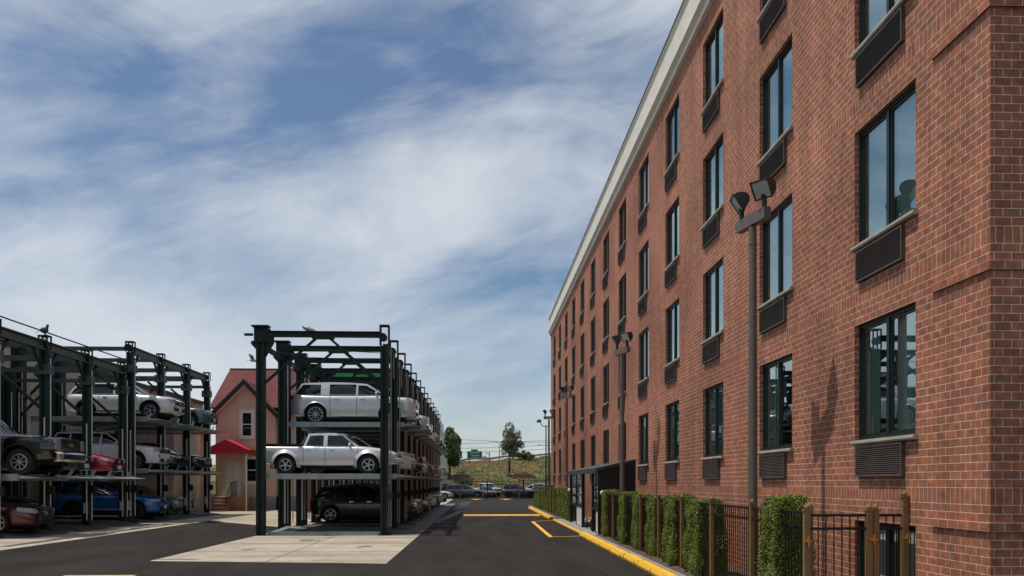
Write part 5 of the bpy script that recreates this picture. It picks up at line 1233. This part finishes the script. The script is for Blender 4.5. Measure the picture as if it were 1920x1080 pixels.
for (x0_,x1_,y0_,z0_,z1_,nm,m) in((-14.7,-8.0,79.8,12.05,12.85,'green_band','band_green'),(-14.7,-8.0,79.78,12.86,13.35,'parapet','white'),(-14.6,-8.1,79.84,10.6,12.04,'dark_panel','steel')):
    b=MB();b.box(x0_,x1_,y0_,79.99,z0_,z1_);sp_(b,nm,M[m],gb);gb.children[-1].matrix_parent_inverse=sinv.copy()
b=MB()
for k in range(5): b.box(-10.2+.36*k,-9.98+.36*k,79.80,79.838,11.1,11.75)
for k in range(4): b.box(-13.6+.5*k,-13.3+.5*k,79.80,79.838,11.15,11.7)
sp_(b,'panel_lettering',M['white'],gb);gb.children[-1].matrix_parent_inverse=sinv.copy()
# ================================================================== far fence, road, embankment
f=tag(empty('boundary_fence',(0,97,0)),'black iron boundary fence with a gate across the far end of the lane','fence')
fi=Matrix.Translation((0,-97,0))
def fpic(xa,xb,y,h,st=.13):
    b=MB();n=int((xb-xa)/st)
    for z in(h-.03,h-.42,.22): b.box(xa,xb,y-.02,y+.02,z-.025,z+.025)
    for i in range(n+1): x=xa+(xb-xa)*i/n; b.box(x-.016,x+.016,y-.016,y+.016,.1,h)
    o=b.build('picket_panel',M['iron'],f);o.matrix_parent_inverse=fi.copy()
for xa,xb,h in((-4.6,-2.45,2.85),(-2.3,.9,2.2),(1.0,4.7,2.2),(4.85,8.6,2.3)): fpic(xa,xb,97,h)
for x,h,m in((-2.37,2.5,'fence_post'),(.95,2.2,'iron'),(4.78,2.55,'fence_post'),(5.35,2.4,'iron')):
    b=MB();b.box(x-.07,x+.07,96.93,97.07,0,h);o=b.build('post',M[m],f);o.matrix_parent_inverse=fi.copy()
for x in(-.9,5.1):
    b=MB();b.cyl((x+2.3,96.95,1.0),(x+2.3,96.95,1.25),.05,.05,6);b.box(x+2.1,x+2.5,96.93,96.97,1.1,1.16);o=b.build('gate_latch',M['iron'],f);o.matrix_parent_inverse=fi.copy()
cf=tag(empty('chain_link_fence',(0,119,0)),'tall thin chain link fence at the foot of the grassy slope','fence');ci=Matrix.Translation((0,-119,0))
for i in range(13):
    x=-9+2.6*i;b=MB();b.cyl((x,119,0),(x,119,3.35),.035,.035,6);o=b.build('post',M['galv'],cf);o.matrix_parent_inverse=ci.copy()
b=MB()
for z in(3.3,.2): b.cyl((-9,119,z),(22.2,119,z),.03,.03,6)
for i in range(105): x=-9+.3*i; b.add([(x,118.99,.2),(x+.008,118.99,.2),(x+3.108,118.99,3.3),(x+3.1,118.99,3.3)],[(0,1,2,3)]);b.add([(x,118.985,.2),(x+.008,118.985,.2),(x-3.092,118.985,3.3),(x-3.1,118.985,3.3)],[(0,1,2,3)])
o=b.build('mesh_panel',M['galv'],cf,fix=False);o.matrix_parent_inverse=ci.copy()
# slope
def slope_h(x,y):
    top=5.15+1.5*min(1,max(0,(x+8)/22))
    t=min(1,max(0,(y-121)/20));s=t*t*(3-2*t)*.45+t*.55
    n=.16*math.sin(x*.9+y*.5)+.12*math.sin(x*1.7-y*.8)+.08*math.sin(x*3.1+y*2.3)
    return top*s+n*min(1,4*t*(1.15-t))
M['grass']=mat('dry grassy slope',(.22,.135,.065),.95,col2=(.10,.14,.025),vscale=.22,vw=.30,bump=.5,bscale=4,detail=8,stretch=(1,.8,1.2))
b=MB();nx,ny=150,40;X0,X1=-70,90
vs=[]
for j in range(ny+1):
    for i in range(nx+1):
        x=X0+(X1-X0)*i/nx;y=120.5+24*j/ny;vs.append((x,y,slope_h(x,y)-.03))
b.add(vs,[(j*(nx+1)+i,j*(nx+1)+i+1,(j+1)*(nx+1)+i+1,(j+1)*(nx+1)+i) for j in range(ny) for i in range(nx)])
tag(b.build('grassy_embankment',M['grass'],smooth=60),kind='structure')
b=MB();b.add([(X0,144.4,5.0),(X1,144.4,6.4),(X1,260,7.0),(X0,260,5.6)],[(0,1,2,3)]);tag(b.build('highway',mat('highway asphalt',(.09,.09,.09),.9)),kind='structure')
# tufts of grass and weeds on the slope
M['weed']=mat('weed leaf',(.08,.115,.02),.7,col2=(.17,.17,.045),vscale=.5,vw=.6);M['straw']=mat('dry straw',(.24,.15,.08),.9,var=.25,vscale=.8)
g=np.random.default_rng(4);n=42000;px=g.uniform(-14,26,n);py=g.uniform(120.5,143.5,n)
pz=np.array([slope_h(a,c) for a,c in zip(px,py)]);v=(np.sin(px*.45+py*.3)+np.sin(px*.9-py*.55+1)+.8*np.sin(px*.2-1.5)+.5*np.sin(px*2.2+py*1.7))
up=np.tile(np.array([0,-.6,.5]),(n,1));hgt=g.uniform(.02,.22,n)*(1+.8*(v>.8));P3=np.stack([px,py,pz+hgt*.5],1)
me=leafmesh('slope_weeds',leaves(P3,up,.15,9,1.6,.6),[M['weed'],M['straw']],(v+g.normal(0,.45,n)<-.25).astype(int))
tag(link(bpy.data.objects.new('slope_weeds',me)),kind='stuff')
# guard rail
b=MB()
for i in range(24): x=-25+3*i; b.box(x-.06,x+.06,144.2,144.35,slope_h(x,144)-.2,slope_h(x,144)+.75)
for i in range(23):
    x=-25+3*i;b.beam((x,144.15,slope_h(x,144)+.6),(x+3,144.15,slope_h(x+3,144)+.6),.05,.32)
tag(b.build('guard_rail',M['galv']),'galvanised guard rail along the top of the grassy slope','guard rail')
# ------------------------------------------------------------------ shrubs and trees
def crown(center,radii,n,size,seed,blobs=26,mats=('weed','leaf'),hollow=.25,frac2=.4):
    g=np.random.default_rng(seed);c=g.normal(0,1,(blobs,3));c/=np.linalg.norm(c,axis=1)[:,None];c*=g.uniform(.25,.92,(blobs,1))
    br=g.uniform(.20,.40,blobs);w=br**2;k=g.choice(blobs,n,p=w/w.sum());d=g.normal(0,1,(n,3));d/=np.linalg.norm(d,axis=1)[:,None]
    p=c[k]+d*br[k][:,None]*g.uniform(.45,1.05,(n,1))**.6
    nr=d*.6+p*.4;pts=p*np.array(radii)+np.array(center)
    tone=(g.uniform(0,1,blobs)<frac2).astype(int)[k];return leafmesh('foliage',leaves(pts,nr,size,seed+1,1.5,.9),[M[m] for m in mats],tone),c*np.array(radii)+np.array(center)
def tree(name,loc,h,ctr,radii,n,size,seed,label,tr=.16,stems=1,mats=('weed','leaf'),cat='tree',group=None,blobs=30,frac2=.4):
    r=tag(empty(name,loc),label,cat,group);me,bl=crown(ctr,radii,n,size,seed,blobs,mats,frac2=frac2);link(bpy.data.objects.new('crown',me),r)
    rr=random.Random(seed);b=MB()
    for s in range(stems):
        dx=(s-(stems-1)/2)*.14;p0=Vector((dx*.6,0,-.3));p1=Vector((dx*2.2,rr.uniform(-.2,.2),ctr[2]-radii[2]*.35));pm_=(p0+p1)/2+Vector((rr.uniform(-.12,.12),0,0))
        b.cyl(p0,pm_,tr,tr*.8,8);b.cyl(pm_,p1,tr*.8,tr*.5,8)
        for t in rr.sample(range(len(bl)),min(len(bl),12)):
            q=Vector(bl[t]);m_=p1.lerp(q,.5)+Vector((0,0,-.1));b.cyl(p1,m_,tr*.4,tr*.25,5);b.cyl(m_,q,tr*.25,tr*.08,5)
    b.build('trunk',M['bark'],r,smooth=50);return r
M['silver_leaf']=mat('grey green leaf',(.09,.105,.055),.7,col2=(.22,.23,.14),vscale=1.2,vw=.7);M['dark_leaf']=mat('dark tree leaf',(.025,.055,.012),.7,col2=(.08,.13,.022),vscale=.8,vw=.6)
tree('slender_tree',(4.9,131,slope_h(4.9,131)),7.5,(.3,0,5.6),(2.0,1.8,2.7),6500,.20,21,'slender grey green tree standing alone halfway up the grassy slope',.10,2,('silver_leaf','silver_leaf'),blobs=44)
tree('leafy_tree',(-4.9,131,2.2),9,(.1,0,5.2),(2.3,2.4,3.4),8000,.28,33,'dark leafy tree rising behind the white storage building',.22,1,('dark_leaf','weed'),blobs=34,frac2=.3)
for k,(x,y,s,lab) in enumerate(((17.5,140,1.6,'bushy green shrub at the top right end of the slope'),(8.2,139.5,1.2,'dark green bush near the crest right of the slender tree'),(-2.5,126,1.0,'dark bush low on the slope left of the parked white truck'),(12.5,128,1.5,'pale green bush on the slope behind the white SUV'),(14.5,133,1.4,'pale green bush higher on the slope near the brick building'))):
    tree('shrub',(x,y,slope_h(x,y)),1,(0,0,.5*s),(1.5*s,1.2*s,.75*s),1600,.24,50+k,lab,.05,1,('dark_leaf','weed') if k in(1,2) else ('weed','weed'),'shrub',blobs=16)
# ------------------------------------------------------------------ highway furniture
def gantry_sign(x0,x1,z0,z1,y,label,tab=None,amber=None,lines=()):
    r=tag(empty('highway_sign',((x0+x1)/2,y,5.5)),label,'road sign');iv=Matrix.Translation((-(x0+x1)/2,-y,-5.5))
    def q(mb,name,m):
        o=mb.build(name,m,r);o.matrix_parent_inverse=iv.copy()
    b=MB();b.box(x0,x1,y-.1,y,z0,z1);q(b,'sign_board',M['sign_green'])
    b=MB();e=.07;b.box(x0,x1,y-.112,y-.101,z1-e,z1);b.box(x0,x1,y-.112,y-.101,z0,z0+e);b.box(x0,x0+e,y-.112,y-.101,z0+e,z1-e);b.box(x1-e,x1,y-.112,y-.101,z0+e,z1-e);q(b,'sign_border',M['galv'])
    if tab: b=MB();b.box(tab[0],tab[1],y-.1,y,z1+.01,tab[2]);q(b,'exit_tab',M['sign_green'])
    if amber: b=MB();b.box(amber[0],amber[1],y-.14,y-.113,z0+.08,amber[2]);q(b,'amber_panel',M['sign_yellow'])
    b=MB()
    for (lx0,lx1,z,h) in lines:
        x=lx0
        while x<lx1: b.box(x,x+h*.42,y-.13,y-.113,z,z+h);x+=h*.72
    q(b,'sign_lettering',M['white'])
    b=MB()
    for x in(x0+.5,x1-.5): b.cyl((x,y+.2,4.5),(x,y+.2,z1),.10,.10,8)
    q(b,'support_post',M['galv'])
gantry_sign(-2.9,.62,7.55,9.45,190,'large green highway sign with a top tab and an amber panel','',None)if 0 else gantry_sign(-2.9,.62,7.55,9.45,190,'large green highway sign with a top tab and an amber panel',(-2.0,-.4,9.9),(-1.9,-.35,8.05),((-2.2,.0,8.95,.22),(-1.9,.05,8.3,.22)))
gantry_sign(-8.0,-4.1,7.75,9.5,190,'green highway sign half hidden behind the dark leafy tree',None,None,((-6.5,-4.6,8.9,.25),(-6.2,-4.5,8.1,.22)))
def street_lamp(x,y,z0,z1,arm,label):
    r=tag(empty('street_lamp',(x,y,z0)),label,'street lamp');h=z1-z0
    b=MB();b.cyl((0,0,0),(0,0,h-.5),.11,.07,8);b.build('pole',M['galv'],r,smooth=40)
    b=MB();b.tube([(0,0,h-.5),(-arm*.4,0,h-.05),(-arm,0,h)],.05);b.build('arm',M['galv'],r,smooth=40)
    b=MB();b.sphere((-arm-.25,0,h),.3,8,(1.2,.5,.35));b.build('lamp_head',M['galv'],r,smooth=40)
street_lamp(4.1,165,5.6,10.5,1.6,'grey street lamp on the highway left of the slender tree')
street_lamp(15.2,175,6.0,10.3,2.0,'distant grey street lamp beside the far end of the brick building')
b=MB()
for i,(za,zb_) in enumerate(((14.6,13.0),(12.6,14.6),(11.3,13.3),(10.2,12.3),(7.9,10.6))):
    pts=[(-18+50*t/16,215,(za+(zb_-za)*t/16)-1.3*(1-(t/8-1)**2)*.6) for t in range(17)];b.tube(pts,.045,4)
tag(b.build('power_lines',M['black']),'thin dark power lines sagging across the sky above the highway','power line')
for x,h,lab in((1.5,8.7,'short dark utility post right of the green highway sign'),(2.45,9.6,'taller dark utility post with a crossbar right of the green highway sign')):
    b=MB();b.cyl((x,200,5),(x,200,h),.14,.12,6);b.box(x-1.0,x+.1,199.9,200.1,h-.3,h-.15);tag(b.build('utility_post',M['bark']),lab,'post')
for x,w,h,m,lab in((-7.6,3.4,7.5,'white','low white wall beyond the highway behind the leafy tree'),(-3.9,3.6,7.45,'stucco','low pink wall beyond the highway under the green signs')):
    b=MB();b.box(x-w/2,x+w/2,205,206,4,h);b.box(x-w/2-.1,x+w/2+.1,204.9,206.1,h+.001,h+.12);tag(b.build('far_wall',M[m]),lab,'wall')
# ------------------------------------------------------------------ cars beyond the fence
GB='cars parked beyond the boundary fence'
place(hl,-1.85,102.2,.02,0,'grey SUV side on behind the boundary fence, nose pointing right',GB,'SUV',P_['mid grey'],True,1.02)
place(imp,-5.5,99.6,.02,0,'white hatchback poking out behind the storage building at the boundary fence',GB,'hatchback',P_['bright white'],True)
place(comp,5.1,102.2,.02,0,'blue grey compact SUV behind the boundary fence beside the tan gate post',GB,'SUV',P_['mid grey'],True,1.08)
place(pil,7.05,106.5,.05,math.pi,'white SUV facing left at the foot of the slope',GB,'SUV',None,True,1.05)
place(imp,-3.3,107.5,.05,0,'red hatchback half hidden behind the grey SUV',GB,'hatchback',P_['crimson'],True)
place(atlas,-4.6,112,.05,0,'black SUV behind the grey SUV beside the storage building',GB,'SUV',P_['black'],True)
place(blk,1.1,114,.05,rad(-62),'white pickup truck turned towards us at the foot of the slope',GB,'pickup truck',P_['bright white'],True,.98)
place(mer,1.0,108.2,.05,rad(-75),'grey sedan turned towards us below the white pickup truck',GB,'sedan',P_['mid grey'],True,.95)
place(mer,8.3,103.5,.02,0,'dark sedan in the shade at the hedge end of the boundary fence',GB,'sedan',P_['navy'],True)
place(blk,-5.4,116.5,.05,0,'dark truck at the back of the lot left of the white pickup',GB,'pickup truck',P_['black'],True)
# ------------------------------------------------------------------ birds, lamp above the lift
bd=tag(empty('flying_bird',(-11.3,40.5,8.1),.5),'small grey bird flying with raised wings left of the central lift','bird')
b=MB();b.sphere((0,0,0),.09,10,(1.9,.8,.8));b.sphere((.19,0,.05),.055,8);b.add([(.23,-.012,.05),(.23,.012,.05),(.30,0,.04)],[(0,1,2)]);b.add([(-.14,-.03,0),(-.14,.03,0),(-.34,.07,.0),(-.34,-.07,0)],[(0,1,2,3)]);b.build('body',M['feather'],bd,smooth=60)
for s,(dx,dy,dz) in((1,(-.08,.22,.34)),(-1,(-.02,-.40,-.16))):
    b=MB();b.add([(.09,.03*s,.03),(-.09,.03*s,.03),(dx-.10,dy*.55,dz*.65+.03),(dx+.10,dy*.55,dz*.65+.05),(dx-.1,dy,dz+.04)],[(0,1,2,3),(3,2,4)]);b.build('wing',M['feather'],bd,fix=False)
pg=tag(empty('perched_pigeon',(-14.72,27.7,7.0),.3),'grey pigeon perched on top of a post of the near left lift','bird')
b=MB();b.sphere((0,0,.16),.09,10,(1.5,.9,1.15));b.sphere((.10,0,.32),.05,8);b.cyl((.06,0,.2),(.1,0,.31),.06,.04,8);b.add([(.145,-.01,.32),(.145,.01,.32),(.19,0,.31)],[(0,1,2)]);b.add([(-.10,-.04,.14),(-.10,.04,.14),(-.27,.03,.06),(-.27,-.03,.06)],[(0,1,2,3)]);b.cyl((.01,-.03,0),(.01,-.03,.1),.008,.008,5);b.cyl((.01,.03,0),(.01,.03,.1),.008,.008,5);b.build('body',M['feather'],pg,smooth=60)
r=tag(empty('area_lamp',(-6.45,31.6,7.74)),'grey oval lamp head leaning out above the front beam of the central lift','lamp')
b=MB();b.cyl((.35,0,-.1),(.12,0,.12),.03,.03,8);b.build('bracket',M['galv'],r)
b=MB();b.sphere((0,0,0),.34,14,(1,.5,.30));o=b.build('lamp_head',M['galv'],r,smooth=60);o.location=(-.18,0,.24);o.rotation_euler=(0,rad(24),0)
